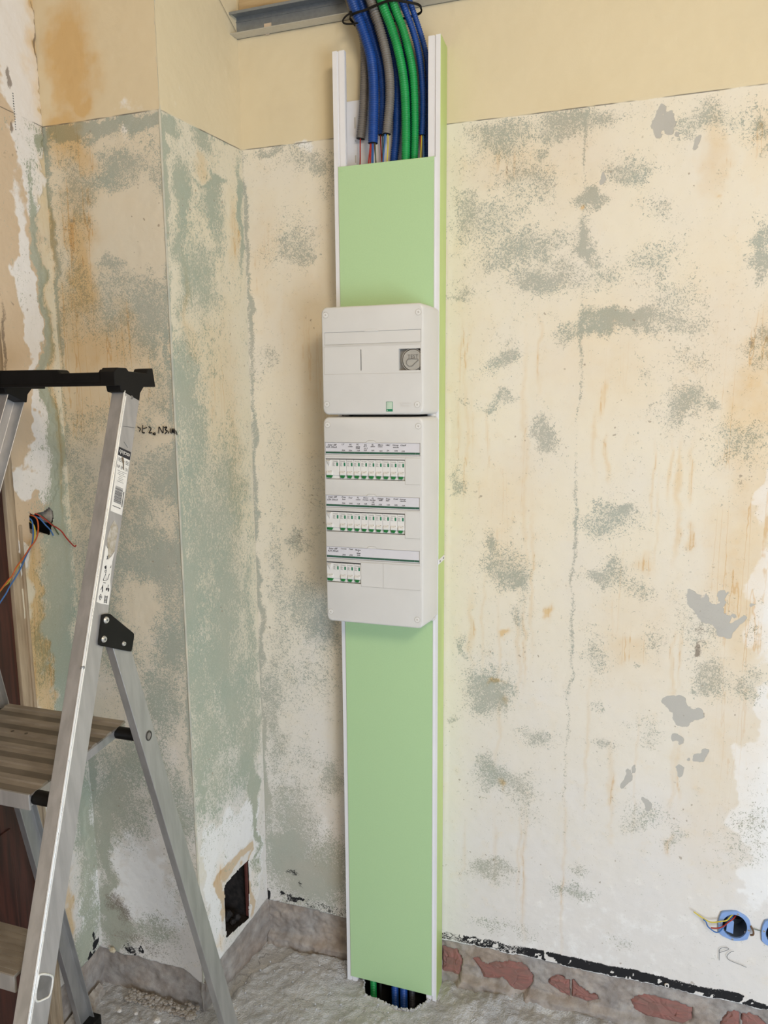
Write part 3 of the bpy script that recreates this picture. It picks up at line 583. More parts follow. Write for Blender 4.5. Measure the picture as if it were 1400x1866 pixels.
# door frame and leaf in the left wall
door = MB()
door.box(GX - .05, GX - .006, -1.35, -.468, 0, 2.05)
door = door.build('door_1', M_WOOD_D, bevel=.002); meta(door, 'dark red-brown wooden door at the left, behind the stepladder', kind='structure')
mb = MB()
for z0, z1 in ((.12, .62), (.78, 1.95)): mb.box(GX - .008, GX - .001, -1.25, -.53, z0, z1)
mb.build('door_panel', M_WOOD_D, door, bevel=.006)
frame = MB()
frame.box(GX - .05, GX + .004, -.470, -.4515, 0, 2.08); frame.box(GX - .05, GX + .001, -.4525, -.440, 0, 2.08)
frame.box(GX - .05, GX + .006, -.441, -.4335, 0, 1.30)
frame.box(GX - .05, GX + .004, -1.35, -.4515, 2.05, 2.08)
frame = frame.build('trim_1', M_WOOD_L, bevel=.0015); meta(frame, 'narrow beige-painted door casing with peeling paint at the left edge', kind='structure')
wl = MB(); wl.box(GX - .06, GX - .002, -1.35, -.443, 2.078, TOP); wl.box(GX - .06, GX - .002, -3.6, -1.35, 0, TOP)
wl = wl.build('wall_left_far', plain('tan_plaster', (.62, .50, .36), .85, scale=8)); meta(wl, 'tan plaster of the left wall above and beyond the door', kind='structure')

# --- floor: rough screed, broken open under the trunking
us = np.concatenate([np.arange(-2.4, -.6, .1), np.arange(-.6, 1.45, .004), np.arange(1.46, 3.7, .1)]); vs = np.concatenate([np.arange(-4.0, -.72, .1), np.arange(-.72, .06, .004)])
U, V = np.meshgrid(us, vs, indexing='ij')
FH = [(.300, -.010), (.305, -.035), (.3114, -.0475), (.322, -.075), (.3303, -.0976), (.352, -.099), (.3723, -.1033), (.398, -.108), (.421, -.1139), (.446, -.110), (.4672, -.1087), (.480, -.092), (.4923, -.0739), (.5085, -.0487), (.512, -.01)]
hgt = .006 * fbm(U, V, .16, 501, 4) + .0055 * fbm(U, V, .035, 505, 5, .62) + .0022 * fbm(U, V, .011, 507, 2)
hgt = hgt + .012 * sstep(.16, .0, -V) * sstep(.52, .58, U) * (1 + 1.5 * fbm(U, V, .05, 511, 3))
# raised screed left by the corner, its broken edge running round the niche
d = np.hypot(U - .20, (V + .19) * 1.1) + .04 * fbm(U, V, .07, 513, 3)
hgt = hgt + .012 * sstep(.215, .195, d) * sstep(.30, .2, U) - .006 * sstep(.012, .0, np.abs(d - .212)) * sstep(.25, .2, U)
hgt = np.where((np.abs(U) < 3) & (V > -.72), hgt, 0)
floor = grid_wall('floor', us, vs, lambda u, v, o: (u, v, o), None, hgt, M_FLOOR, [FH])
meta(floor, 'dusty rough concrete floor with a broken hole under the trunking')
mb = MB()
fb = [(.285, .0), (.525, .0), (.525, -.13), (.285, -.13)]
mb.loft([[(x, y, -.022) for x, y in fb], [(x, y, -.5) for x, y in fb]], cap=False); mb.add([(x, y, -.5) for x, y in fb], [(0, 1, 2, 3)])
mb.build('floor_cavity', M_DARK, floor)
mb = MB()     # thickness of the broken screed edge
ring = [(x + random.uniform(-.003, .003), y) for x, y in FH]
mb.loft([[(.41 + (x - .41) * 1.05, -.06 + (y + .06) * 1.06, .001) for x, y in ring], [(.41 + (x - .41) * 1.0, -.06 + (y + .06) * .99, -.004) for x, y in ring], [(.41 + (x - .41) * .98, -.06 + (y + .06) * .97, -.03) for x, y in ring]], cap=False)
for i in range(1, len(FH) - 2):
    a, b = Vector((*FH[i], 0)), Vector((*FH[i + 1], 0)); n = max(2, int((b - a).length / .0045))
    for k in range(n):
        p = a.lerp(b, k / n) + Vector((random.uniform(-.002, .002), random.uniform(-.004, .001), random.uniform(-.003, .003))); s_ = random.uniform(.002, .0048); m6 = 6
        mb.loft([[(p.x + s_ * q * math.cos(2 * math.pi * j / m6) * random.uniform(.8, 1.2), p.y + s_ * q * math.sin(2 * math.pi * j / m6) * random.uniform(.8, 1.2), p.z + s_ * h) for j in range(m6)] for h, q in ((-1.3, .7), (-.2, 1), (.45, .8), (.75, .4))])
meta(mb.build('broken_screed_edge', M_FLOOR, floor), kind='stuff')
mb = MB(); mb.box(-2.4, 3.6, -4.0, .05, TOP, TOP + .02)
ceil = mb.build('ceiling', plain('ceiling_plaster', (.74, .66, .52), .9, scale=6)); meta(ceil, 'plain plaster ceiling above the picture', kind='structure')

# ---------------------------------------------------------------- cable trunking
TX, TD, TT = .2703, .0648, 2.3486
tr = thing('cable_trunking', (.395, -.03, .004), 'tall white cable trunking column with green film standing against the back wall', 'trunking')
mb = MB()
mb.box(TX + .002, TX + .248, -.0065, -.004, .02, TT - .085)
back = mb.build('back_plate', M_PVC, tr, bevel=.0005)
for z, h, x in ((2.215, .024, .302), (2.175, .003, .303), (2.135, .017, .303), (2.09, .003, .303), (2.06, .015, .303)):
    mb = MB(); mb.box(x - .0015, x + .0015, -.0072, -.0062, z - h / 2, z + h / 2); mb.build('slot', M_SHADE, back)
for side in (0, 1):
    s = 1 if side == 0 else -1
    x0 = TX if side == 0 else TX + .25
    prof = [(0, -.0015), (0, -.0648), (.0105, -.0648), (.0115, -.0608), (.0140, -.0608), (.0148, -.0632), (.0275, -.0632), (.0285, -.060), (.0285, -.052), (.0265, -.052), (.0265, -.0585), (.0165, -.0585), (.0165, -.050), (.0035, -.050), (.0030, -.003), (.0030, -.0015)]
    mb = MB()
    zt = TT
    mb.loft([[(x0 + s * a, y, z) for a, y in prof] for z in (.0, zt)])
    w = mb.build('side_profile', M_PVC, tr)
    if side == 1:
        fm = MB(); fm.box(x0, x0 + .0006, -.0635, -.002, .004, TT)
        fm.build('edge_film', M_FILM_S, w, label='pale green film on the right flank')
        # inner comb of the profile showing at the lower end
for x0, x1 in ((TX + .012, TX + .028), (TX + .222, TX + .238)):
    mb = MB()
    for k in range(4):
        x = x0 + (x1 - x0) * k / 3
        mb.box(x - .001, x + .001, -.060, -.045, .004, .018)
    mb.build('profile_comb', M_PVC, tr)
def cover(z0, z1):
    mb = MB(); mb.box(TX + .0105, TX + .2395, -.0668, -.0650, z0, z1)
    c = mb.build('cover', M_FILM, tr, bevel=.0008)
    return c
c1 = cover(1.70, 2.102); c2 = cover(.016, 1.12)
mb = MB(); mb.box(TX + .2375, TX + .2400, -.0676, -.0645, 1.70, 2.1); mb.build('cover_edge', M_PVC, c1)
mb = MB(); mb.box(TX + .2378, TX + .2402, -.0676, -.0645, .016, 1.12); mb.build('cover_edge', M_PVC, c2)
for x in (TX + .018, TX + .232):
    mb = MB(); mb.disc((x, -.0667, 2.093), (0, -1, 0), .0022, .0008, 12); mb.build('cover_screw', M_FILM, c1)
mb = MB(); mb.box(TX + .2495, TX + .2520, -.066, -.006, 1.182, 1.194)
jc = mb.build('joint_clip', M_PVC, tr, bevel=.0008)
for y in (-.055, -.018):
    mb = MB(); mb.box(TX + .2515, TX + .2524, y - .003, y + .003, 1.186, 1.190); mb.build('clip_slot', M_DARK, jc)

# ---------------------------------------------------------------- distribution boxes
YF = -.172
def pozi(mb, x, z, y, r):
    for a in (random.uniform(0, 1.5),):
        for t in (a, a + math.pi / 2):
            dx_, dz_ = math.cos(t) * r * .55, math.sin(t) * r * .55; nx_, nz_ = -math.sin(t) * r * .1, math.cos(t) * r * .1
            mb.loft([[(x + dx_ + nx_, yy, z + dz_ + nz_), (x - dx_ + nx_, yy, z - dz_ + nz_), (x - dx_ - nx_, yy, z - dz_ - nz_), (x + dx_ - nx_, yy, z + dz_ - nz_)] for yy in (y, y - .0004)])

def cut(o, cutters):
    """sink apertures into a solid"""
    mb = MB()
    for x0, x1, z0, z1, depth in cutters: mb.box(x0, x1, YF - .01, YF + depth, z0, z1)
    k = mb.build('cutter', M_DARK)
    md = o.modifiers.new('cut', 'BOOLEAN'); md.object = k; md.operation = 'DIFFERENCE'; md.solver = 'EXACT'
    bpy.context.view_layer.update()
    me = bpy.data.meshes.new_from_object(o.evaluated_get(bpy.context.evaluated_depsgraph_get()))
    o.modifiers.clear(); old = o.data; o.data = me; bpy.data.meshes.remove(old)
    km = k.data; bpy.data.objects.remove(k); bpy.data.meshes.remove(km)
    me.polygons.foreach_set('use_smooth', [True] * len(me.polygons)); me.set_sharp_from_angle(angle=math.radians(35))

def enclosure(label, zb, zt, cutters):
    t = thing('distribution_box', (.395, -.068, zb), label, 'electrical box', 'white distribution boxes on the trunking')
    xb0, xb1, xf0, xf1 = TX + .001, TX + .249, .2752, .5095
    def ring(y, x0, x1, z0, z1, r): return [(x, y, z) for x, z in rrect(x0, x1, z0, z1, r, 6)]
    mb = MB()
    mb.loft([ring(-.0672, xb0, xb1, zb, zt, .010), ring(-.120, xb0 + .0015, xb1 - .0022, zb, zt, .011), ring(-.1655, xf0 - .0012, xf1 + .0012, zb, zt, .013),
             ring(-.1700, xf0, xf1, zb + .0012, zt - .0012, .013), ring(-.1716, xf0 + .0015, xf1 - .0015, zb + .0028, zt - .0028, .012), ring(YF, xf0 + .0035, xf1 - .0035, zb + .005, zt - .005, .011)])
    body = mb.build('enclosure', M_WHITE, t, smooth=True)
    cut(body, cutters)
    mb = MB()
    mb.box(xb1 - .022, xb1 - .004, -.085, -.0675, zb - .006, zb + .001); 
    mb.build('foot_clip', M_WHITE, t, bevel=.001)
    for i, (x, z) in enumerate(((.2855, zt - .0175), (.4992, zt - .0200), (.2850, zb + .0235), (.4968, zb + .0215))):
        mb = MB(); mb.disc((x, YF + .001, z), (0, -1, 0), .0062, .0018, 20, .0056)
        s = mb.build('cover_screw', M_WHITE2, t, smooth=True)
        mb = MB(); pozi(mb, x, z, YF - .0008, .0048); mb.build('screw_slot', M_SHADE, s)
        mb = MB(); n = 22
        mb.loft([[(x + math.cos(a) * r, YF - yy, z + math.sin(a) * r) for r, yy in ((.0064, .0001), (.0070, .0001), (.0070, .0004), (.0064, .0004))] for a in np.linspace(0, 2 * math.pi, n + 1)[:-1]], closed=True)
        mb.build('screw_rim', M_SHADE, s)
    return t, body

def seam(mb, x0, x1, z0, z1, y, w=.0006):
    mb.box(x0, x1, y - .0003, y + .0002, z1 - w, z1); mb.box(x0, x1, y - .0003, y + .0002, z0, z0 + w)
    mb.box(x0, x0 + w, y - .0003, y + .0002, z0, z1); mb.box(x1 - w, x1, y - .0003, y + .0002, z0, z1)

def tab_outline(mb, xc, z, y, w=.030, h=.0052):
    """raised finger tab over a label flap"""
    p = [(xc - w / 2, z), (xc - w / 2 + .004, z + h * .8), (xc - w / 2 + .007, z + h), (xc + w / 2 - .007, z + h), (xc + w / 2 - .004, z + h * .8), (xc + w / 2, z)]
    mb.xz(p, y, y + .0012)

# upper box: connection breaker
t1, b1 = enclosure('square upper distribution box with a TEST knob window, mounted on the green trunking', 1.5395, 1.7768, [(.2812, .5050, 1.6940, 1.7215, .0022), (.4550, .5045, 1.6350, 1.6812, .022), (.3665, .3686, 1.6365, 1.6825, .012)])
mb = MB(); mb.box(.2822, .5040, YF + .0008, YF + .0028, 1.6950, 1.7205); tab_outline(mb, .3925, 1.7200, YF - .0004, .034, .0056)
fl = mb.build('label_flap', M_WHITE, t1, bevel=.0006)
mb = MB(); mb.box(.282, .5045, YF - .0005, YF + .0001, 1.6922, 1.6930); mb.build('flap_seam', M_SHADE, fl)
mb = MB(); mb.box(.2803, .5046, YF - .0004, YF + .0002, 1.6896, 1.6903); mb.box(.2803, .5046, YF - .0004, YF + .0002, 1.6290, 1.6297); mb.box(.2803, .2809, YF - .0004, YF + .0002, 1.6290, 1.6903)
mb.box(.5040, .5046, YF - .0004, YF + .0002, 1.6290, 1.6903)
mb.build('module_seam', M_SHADE, t1)
mb = MB(); mb.box(.3666, .3685, YF + .0035, YF + .0095, 1.6365, 1.6825); mb.build('dark_slot', M_DARK, t1)
br = MB(); br.box(.4555, .5040, YF + .012, YF + .020, 1.6355, 1.6807)
cb = br.build('circuit_breaker', plain('window_shade_grey', (.20, .185, .16), .45), t1)  # face colour darkened for the shade inside the TEST window
mb = MB(); mb.disc((.4855, YF + .0125, 1.6570), (0, -1, 0), .0228, .0095, 40, .0220); kn = mb.build('test_knob', plain('grey_knob', (.40, .38, .34), .45, var=.02), cb, smooth=True, bevel=.001)
mb = MB()
n = 40
for rr in (.0205, .0238):
    mb.loft([[(.4855 + math.cos(a) * r, YF + .003 - yy, 1.6570 + math.sin(a) * r) for r, yy in ((rr, 0), (rr + .0007, 0), (rr + .0007, .0006), (rr, .0006))] for a in np.linspace(.25 * math.pi, 1.75 * math.pi, n)])
mb.build('knob_ring', M_SHADE, cb)
mb = MB(); add_text(mb, 'TEST', .0112, .4862, 1.6640, YF + .0024); mb.build('lettering', plain('knob_lettering', (.13, .12, .11), .5), cb)
mb = MB()
pts = [(.4725, 1.6555), (.4760, 1.6590), (.4850, 1.6592), (.4975, 1.6585), (.4985, 1.6560), (.4900, 1.6490), (.4850, 1.6440), (.4780, 1.6435), (.4730, 1.6470), (.4715, 1.6515)]
mb.tube([(x, YF + .0026, z) for x, z in pts + pts[:1]], .0009, 6)
mb.build('knob_thumb_outline', plain('knob_outline', (.20, .19, .17), .5), cb)
# green badge; its square code is left out, a plain pale field stands in its place
mb = MB(); mb.box(.4257, .4408, YF - .0003, YF + .0002, 1.5462, 1.5678); bd = mb.build('green_badge', M_PRINTG, t1)
mb = MB(); mb.box(.4267, .4398, YF - .0005, YF - .0002, 1.5518, 1.5668); mb.build('badge_field', plain('pale_badge_field', (.50, .62, .50), .5), bd)
mb = MB(); mb.box(.4272, .4295, YF - .0005, YF - .0002, 1.5475, 1.5500); mb.build('badge_mark', plain('badge_mark', (.35, .60, .42), .5), bd)
mb = MB(); add_text(mb, 'Schneider\nElectric', .0068, .4690, 1.5615, YF - .0004); mb.build('embossed_lettering', plain('embossed_plastic', (.66, .63, .59), .4, var=.01), t1)

# lower box with three rows of breakers
ROWS = [dict(br=(.2790, .4683, 1.3933, 1.4381), lab=(.2785, .5034, 1.4487, 1.4770), n=9, blanks=[(.4690, .5036, 1.3852, 1.4441)]),
        dict(br=(.2779, .4679, 1.2709, 1.3168), lab=(.2775, .5022, 1.3270, 1.3558), n=9, blanks=[(.4686, .5030, 1.2630, 1.3240)]),
        dict(br=(.2765, .3614, 1.1498, 1.1968), lab=(.2764, .5023, 1.2060, 1.2347), n=3, blanks=[(.3620, .4153, 1.1440, 1.2005), (.4159, .5034, 1.1440, 1.2005)])]
cuts = []
for r in ROWS:
    x0, x1, z0, z1 = r['br']; cuts.append((x0, x1 + .0004, z0 - .0008, z1 + .0014, .010))
    x0, x1, z0, z1 = r['lab']; cuts.append((x0, x1, z0, z1, .0026))
t2, b2 = enclosure('tall lower distribution box with three rows of green-tipped breakers and handwritten labels', 1.0535, 1.5342, cuts)

def breaker_protos(z0, z1, x0, w, parent, wide):
    """one circuit breaker with toggle, green tip and print; returned as a list for copying"""
    mb = MB(); yb = YF + .008
    h = z1 - z0
    a = .45 * h if not wide else .45 * h
    prof = [(yb, z0), (YF + .0045, z0), (YF + .0045, z0 + .16 * h), (YF + .0012, z0 + .20 * h), (YF + .0008, z0 + .45 * h), (YF + .0012, z1), (yb, z1)]
    mb.loft([[(x, y, z) for y, z in prof] for x in (x0 + .00025, x0 + w - .00025)])
    o = mb.build('circuit_breaker', M_WHITE2, parent, bevel=.0004)
    kids = []
    tw = .0125 if not wide else .0140
    tx0 = x0 + (.0030 if not wide else .0018)
    mb = MB()
    tp = [(YF + .003, z0 + .16 * h), (YF - .0030, z0 + .21 * h), (YF - .0034, z0 + .30 * h), (YF + .0005, z0 + .42 * h), (YF + .003, z0 + .42 * h)]
    mb.loft([[(x, y, z) for y, z in tp] for x in (tx0, tx0 + tw)])
    kids.append(mb.build('toggle', M_WHITE2, o, bevel=.0006))
    mb = MB()
    gx0, gx1 = tx0, tx0 + tw * (.78 if not wide else .95)
    mb.loft([[(gx0, YF - .0008, z0 + .065 * h), (gx1 - .002, YF - .0008, z0 + .045 * h), (gx1 + .0012, YF - .0010, z0 + .19 * h), (gx0, YF - .0012, z0 + .20 * h)],
             [(gx0, YF + .0046, z0 + .065 * h), (gx1 - .002, YF + .0046, z0 + .045 * h), (gx1 + .0012, YF + .0046, z0 + .19 * h), (gx0, YF + .0046, z0 + .20 * h)]])
    kids.append(mb.build('green_tip', M_TOGGLE, o, bevel=.0004))
    mb = MB(); yt = YF + .0006
    xr = x0 + (w - .0092 if wide else .0088)
    add_text(mb, 'Schneider', .0031, xr, z1 - .0042, yt)
    for k, ww in enumerate((.005, .0055, .004, .006)):
        mb.box(xr - .0070, xr - .0070 + ww, yt - .0001, yt, z1 - .0085 - .0021 * k, z1 - .0079 - .0021 * k)
    add_text(mb, 'C16' if not wide else '30mA', .0024, tx0 + tw * .5, z0 + .37 * h, YF - .0032)
    mb.box(tx0 + tw * .72, tx0 + tw * .95, YF - .0012, YF - .0010, z0 + .40 * h, z0 + .412 * h)
    kids.append(mb.build('lettering', M_INK2, o))
    mb = MB(); mb.box(xr + .0026, xr + .0064, yt - .0002, yt, z1 - .0150, z1 - .0072)
    for k in range(3): pass
    kids.append(mb.build('green_emblem', M_PRINTG, o))
    if wide:
        mb = MB()   # moulded test button with fan-shaped grip
        mb.loft([[(x0 + .0012, YF + .001, z1 - .001), (x0 + .0125, YF + .001, z1 - .001), (x0 + .0120, YF + .001, z1 - .009), (x0 + .0085, YF + .001, z1 - .018)],
                 [(x0 + .0022, YF - .0022, z1 - .003), (x0 + .0110, YF - .0028, z1 - .003), (x0 + .0105, YF - .0028, z1 - .008), (x0 + .0085, YF - .0015, z1 - .014)]])
        kids.append(mb.build('test_button', M_WHITE, o, bevel=.0006))
    return o, kids

def copy_part(o, kids, dx_, dz_):
    c = o.copy(); COL.objects.link(c); c.location = o.location + Vector((dx_, 0, dz_))
    for k in kids:
        q = k.copy(); COL.objects.link(q); q.parent = c
    return c

NOTES = [[('Inter diff\n63A 30mA', 0), ('LV\n\n20A', 1), ('PC\ncuisine\n20A', 2), ('PC\nsalon\nSAM\n16A', 3), ('PC\nch 1\nch 2\n16A', 4), ('PL\nsalon\n16A', 5), ('Micro\ncuisine\n16A', 6), ('VMC\n\n2A', 7), ('Eclairage\nentrée\n10A', 8), ('Chauff\n\n10A', 9)],
         [('Inter diff\n63A 30mA', 0), ('Prise\nlave\n20A', 1), ('Four\n\n20A', 2), ('PL\ncuisine\n16A', 3), ('Séchoir\nTerrasse\n16A', 4), ('PL\nbureau\nrdc\n16A', 5), ('Eclairage\nsalle\n10A', 6), ('Prise\nbain\n16A', 7), ('Portail\n\n10A', 8), ('Eclairage\nchambre\n10A', 9)],
         [('Inter diff\n63A 30mA', 0), ('Cumulus\n\n20A', 1), ('Four\n\n20A', 2), ('Machine\nà\nlaver\n20A', 3)]]
proto = None
for ri, r in enumerate(ROWS):
    x0, x1, z0, z1 = r['br']
    w = .0174; w2 = .0327
    if ri == 0:
        pw = breaker_protos(z0, z1, x0, w2, t2, True); pn = breaker_protos(z0, z1, x0 + w2, w, t2, False); base = (x0, z0, x0 + w2)
        for k in range(1, r['n']): copy_part(*pn, w * k, 0)
    else:
        copy_part(*pw, x0 - base[0], z0 - base[1] + .0005)
        for k in range(r['n']): copy_part(*pn, x0 + w2 + w * k - base[2], z0 - base[1] + .0005)
    mb = MB(); mb.box(x0, x1, YF - .0002, YF + .0018, z1 + .0008, z1 + .0018)
    mb.build('painted_aperture_shadow', M_DARK, t2)  # dark strip painted in as the shade along the aperture's top edge
    # label holder: paper strip, green stripe, clear flap
    lx0, lx1, lz0, lz1 = r['lab']
    mb = MB(); mb.box(lx0 + .001, lx1 - .001, YF + .0012, YF + .0024, lz0 + .001, lz1 - .0008)
    st = mb.build('label_strip', M_PAPER, t2)
    mb = MB()
    gz = lz0 + .0028
    k0 = lx0 + .001
    while k0 < lx1 - .002:
        k1 = min(k0 + .0355, lx1 - .001); mb.box(k0, k1 - .0003, YF + .0008, YF + .0014, gz, gz + .0044); k0 = k1
    mb.build('green_stripe', plain('dark_green_print', (.025, .10, .06), .5) if ri == 0 else bpy.data.materials['dark_green_print'], st)
    mb = MB(); yy = YF + .0010
    zt_ = lz1 - .0035
    for txt, col in NOTES[ri]:
        cx = lx0 + .0155 if col == 0 else lx0 + .0335 + .0178 * (col - .45)
        lines = txt.split('\n')
        for li, ln in enumerate(lines):
            if not ln: continue
            last = li == len(lines) - 1 and col > 0
            zz = (gz + .0075) if last else zt_ - (.0014 if col else .0018) - li * (.0040 if col else .0058)
            add_text(mb, ln, (.0060 if col == 0 else .0050 if len(ln) < 7 else .0040), cx + random.uniform(-.0008, .0008), zz + random.uniform(-.0006, .0006), yy, .3, .00010)
    mb.build('handwriting', M_INK, st)
    mb = MB(); tab_outline(mb, .3895, lz1 - .0004, YF - .0005, .024, .0046)
    tb = mb.build('label_tab', M_WHITE, t2, bevel=.0005)
    mb = MB(); seam(mb, lx0 - .0005, lx1 + .0005, lz0 - .0005, lz1 + .0004, YF - .0001, .0005); mb.box(lx0, lx1, YF - .0003, YF + .0001, lz0 - .0042, lz0 - .0036)
    p = [(.3895 - .0125, lz1), (.3895 - .009, lz1 + .0042), (.3895 - .006, lz1 + .0050), (.3895 + .006, lz1 + .0050), (.3895 + .009, lz1 + .0042), (.3895 + .0125, lz1)]
    mb.tube([(x, YF - .0003, z) for x, z in p], .00035, 5)
    mb.build('holder_seam', M_SHADE, st)
    for bx0, bx1, bz0, bz1 in r['blanks']:
        mb = MB(); mb.box(bx0, bx1, YF - .0006, YF + .0003, bz0, bz1)
        bl = mb.build('blanking_plate', M_WHITE, t2, bevel=.0005)
        mb = MB(); seam(mb, bx0 - .0004, bx1 + .0004, bz0 - .0006, bz1 + .0004, YF - .0001, .0005); mb.build('plate_seam', M_SHADE, bl)

# ---------------------------------------------------------------- conduits
CM = dict(blue=M_BLUE, green=M_GREEN, grey=M_GREY, black=M_BLACKC)
def resample(pts, step):
    P = smooth_path(pts, 14); out = [P[0]]; acc = 0
    for a, b in zip(P, P[1:]):
        L = (b - a).length; d = step - acc
        while d <= L: out.append(a.lerp(b, d / L)); d += step
        acc = (acc + L) % step if L else acc
        acc = L - (d - step)
    return out
def corrugated(mb, pts, r, pitch=.0047, n=12):
    P = resample(pts, pitch / 4)
    rs = [r * (1.0, 1.0, .82, .80)[i % 4] for i in range(len(P))]
    mb.tube(P, rs, n)
    return P
CL = ['grey conduit hugging the inner left side of the trunking, ending in one red wire',
      'front blue conduit at the left of the bundle ending in a spray of wires',
      'blue conduit tucked behind between the front blue and the middle grey conduit',
      'grey conduit crossing the middle of the bundle with blue and yellow wires hanging out',
      'thin blue conduit showing between the grey conduit and the left green one',
      'left one of the two bright green conduits running down behind the green cover',
      'right one of the two bright green conduits running down behind the green cover',
      'dark blue conduit right of the green pair, cut short with red, yellow and blue wires',
      'rearmost dark blue conduit slipping behind the right lip of the trunking',
      'added dark blue conduit filling the shaded gap behind the bright green pair']  # last conduit is added so the shaded gap behind the greens reads dark
ZEND = 2.06
WIRES = {0: [('red', 0, -.004)], 1: [('red', -.007, -.012), ('blue', -.003, -.002), ('blue', .0, .001), ('red', .004, .006), ('green', .006, .010), ('red', -.005, -.008)],
         2: [('red', -.002, .006), ('green', .003, .004)], 3: [('blue', -.006, -.012), ('yellow', .002, -.006), ('blue', -.003, -.010)],
         7: [('red', -.004, -.006), ('yellow', -.001, -.004), ('blue', .003, .002)]}
WM = dict(red=M_RED, blue=M_BLUEW, yellow=M_YEL, green=M_GRW)
for i, (c, r, pts) in enumerate(CONDUITS):
    P = [Vector(p) / 1000 for p in pts]
    up_ = Vector((-.30, -.01, 1)); P = [P[0] + up_ * ((TOP - .004 - P[0].z) / up_.z * q) + Vector((0, 0, 0)) for q in (1.0, .5)] + P
    e = P[-1]
    t = thing('corrugated_conduit', P[0], CL[i], 'conduit', 'corrugated conduits coming down into the trunking')
    mb = MB(); Q = corrugated(mb, P, r)
    s = mb.build('conduit_sleeve', CM[c], t, smooth=2)
    if i in WIRES:
        d = (Q[-1] - Q[-2]).normalized()
        mb = MB(); mb.disc(Q[-1] + d * .0002, d, r * .86, .0004, 12); mb.build('open_end', M_DARK, t)
    for col, a, b in WIRES.get(i, ()):
        mb = MB(); y = e.y + random.uniform(-.004, .004)
        mb.tube(smooth_path([(e.x + a * .8, e.y, e.z + .006), (e.x + a, y, e.z - .012), (e.x + (a + b) / 2 + random.uniform(-.002, .002), y, (e.z + ZEND) / 2), (e.x + b, y - .002, ZEND)], 5), .0016, 7)
        mb.build('wire', WM[col], t)
# lower ends seen through the gap above the broken floor
LOW = [('green', .0090, .3375, -.050, 'green conduit rising out of the floor hole behind the trunking foot'), ('black', .0042, .3560, -.045, 'thin black cable left of the blue pair in the floor hole'),
       ('blue', .0100, .3985, -.048, 'left blue conduit of the pair rising out of the floor hole'), ('blue', .0105, .4235, -.050, 'right blue conduit of the pair rising out of the floor hole'),
       ('grey', .0088, .4440, -.040, 'dark grey conduit at the right in the floor hole')]
for c, r, x, y, lab in LOW:
    t = thing('corrugated_conduit', (x, y, -.45), lab, 'conduit', 'conduits rising out of the floor hole')
    mb = MB(); P = [(x, y, .5), (x, y, .2), (x + .002, y, .05), (x + .008, y - .012, -.08), (x + .012, y - .02, -.2), (x + .012, y - .02, -.495)]
    if c == 'black': mb.tube(smooth_path(P, 6), r, 10)
    else: corrugated(mb, P, r)
    mb.build('conduit_sleeve', M_BLACKC if c == 'black' else (CM[c] if c != 'grey' else plain('dark_grey_conduit_plastic', (.035, .035, .045), .5)), t, smooth=2)

# black cable tie round the bundle, with its loose tail
tie = thing('cable_tie', (.39, -.07, 2.415), 'black cable tie wrapped round the conduit bundle just below the metal rail', 'cable tie')
def strap(mb, pts, w, th):
    P = smooth_path(pts, 6); rings = []
    for i, p in enumerate(P):
        t = (P[min(i + 1, len(P) - 1)] - P[max(i - 1, 0)]).normalized(); out = Vector((0, -1, 0)); up = t.cross(out).normalized(); o = up.cross(t).normalized()
        rings.append([p + up * w / 2 + o * th / 2, p + up * w / 2 - o * th / 2, p - up * w / 2 - o * th / 2, p - up * w / 2 + o * th / 2])
    mb.loft(rings)
TIE = [(.3145, -.055, 2.409), (.318, -.0780, 2.4068), (.335, -.0865, 2.4075), (.356, -.0865, 2.410), (.380, -.0875, 2.4145), (.402, -.0878, 2.4185), (.422, -.0840, 2.4205), (.445, -.0680, 2.421), (.466, -.0540, 2.4200), (.470, -.040, 2.4190), (.460, -.0230, 2.416), (.40, -.0210, 2.412), (.325, -.0220, 2.409), (.3145, -.055, 2.409)]
mb = MB(); strap(mb, TIE, .0050, .0014)
mb.build('strap', M_BLACK, tie)
mb = MB(); mb.box(.322, .328, -.0925, -.0875, 2.403, 2.411); mb.build('tie_head', M_BLACK, tie, bevel=.0008)
mb = MB(); strap(mb, [(.327, -.091, 2.407), (.316, -.092, 2.403), (.308, -.093, 2.395), (.310, -.093, 2.388), (.324, -.092, 2.385), (.342, -.092, 2.384)], .0036, .0012); mb.build('tie_tail', M_BLACK, tie)

# ---------------------------------------------------------------- galvanised rail above
rail = thing('metal_rail', (.28, -.02, 2.45), 'galvanised steel channel rail fixed across the corner above the trunking', 'metal rail')
ZB, ZT2, DR = 2.441, 2.489, .030
mb = MB()
HX0, HX1, HZ0, HZ1 = .072, .092, ZB + .002, ZB + .024
mb.box(-.004, HX0, -.0022, -.0006, ZB, ZT2); mb.box(HX1, .75, -.0022, -.0006, ZB, ZT2); mb.box(HX0, HX1, -.0022, -.0006, HZ1, ZT2); mb.box(HX0, HX1, -.0022, -.0006, ZB, HZ0)
web = mb.build('web', M_STEEL_D, rail)
mb = MB(); mb.box(HX0, HX1, -.0016, -.0008, HZ0, HZ1); 
mb.build('punched_hole', plain('wall_through_hole', (.62, .50, .38), .8), web)
mb = MB(); mb.xz(rrect(HX0 + .0005, HX1 - .002, HZ0 - .004, HZ1 - .001, .0075, 5), -.0030, -.0021); mb.build('hole_rim', plain('hole_plaster', (.66, .53, .40), .8), web)
mb = MB(); mb.loft([[(-.0075, -DR, ZB), (-.0075, -DR, ZB + .0012), (.002, -.0008, ZB + .0012), (.002, -.0008, ZB)], [(.296, -DR, ZB), (.296, -DR, ZB + .0012), (.304, -.0008, ZB + .0012), (.304, -.0008, ZB)]])
mb.build('lower_flange', M_STEEL, rail)
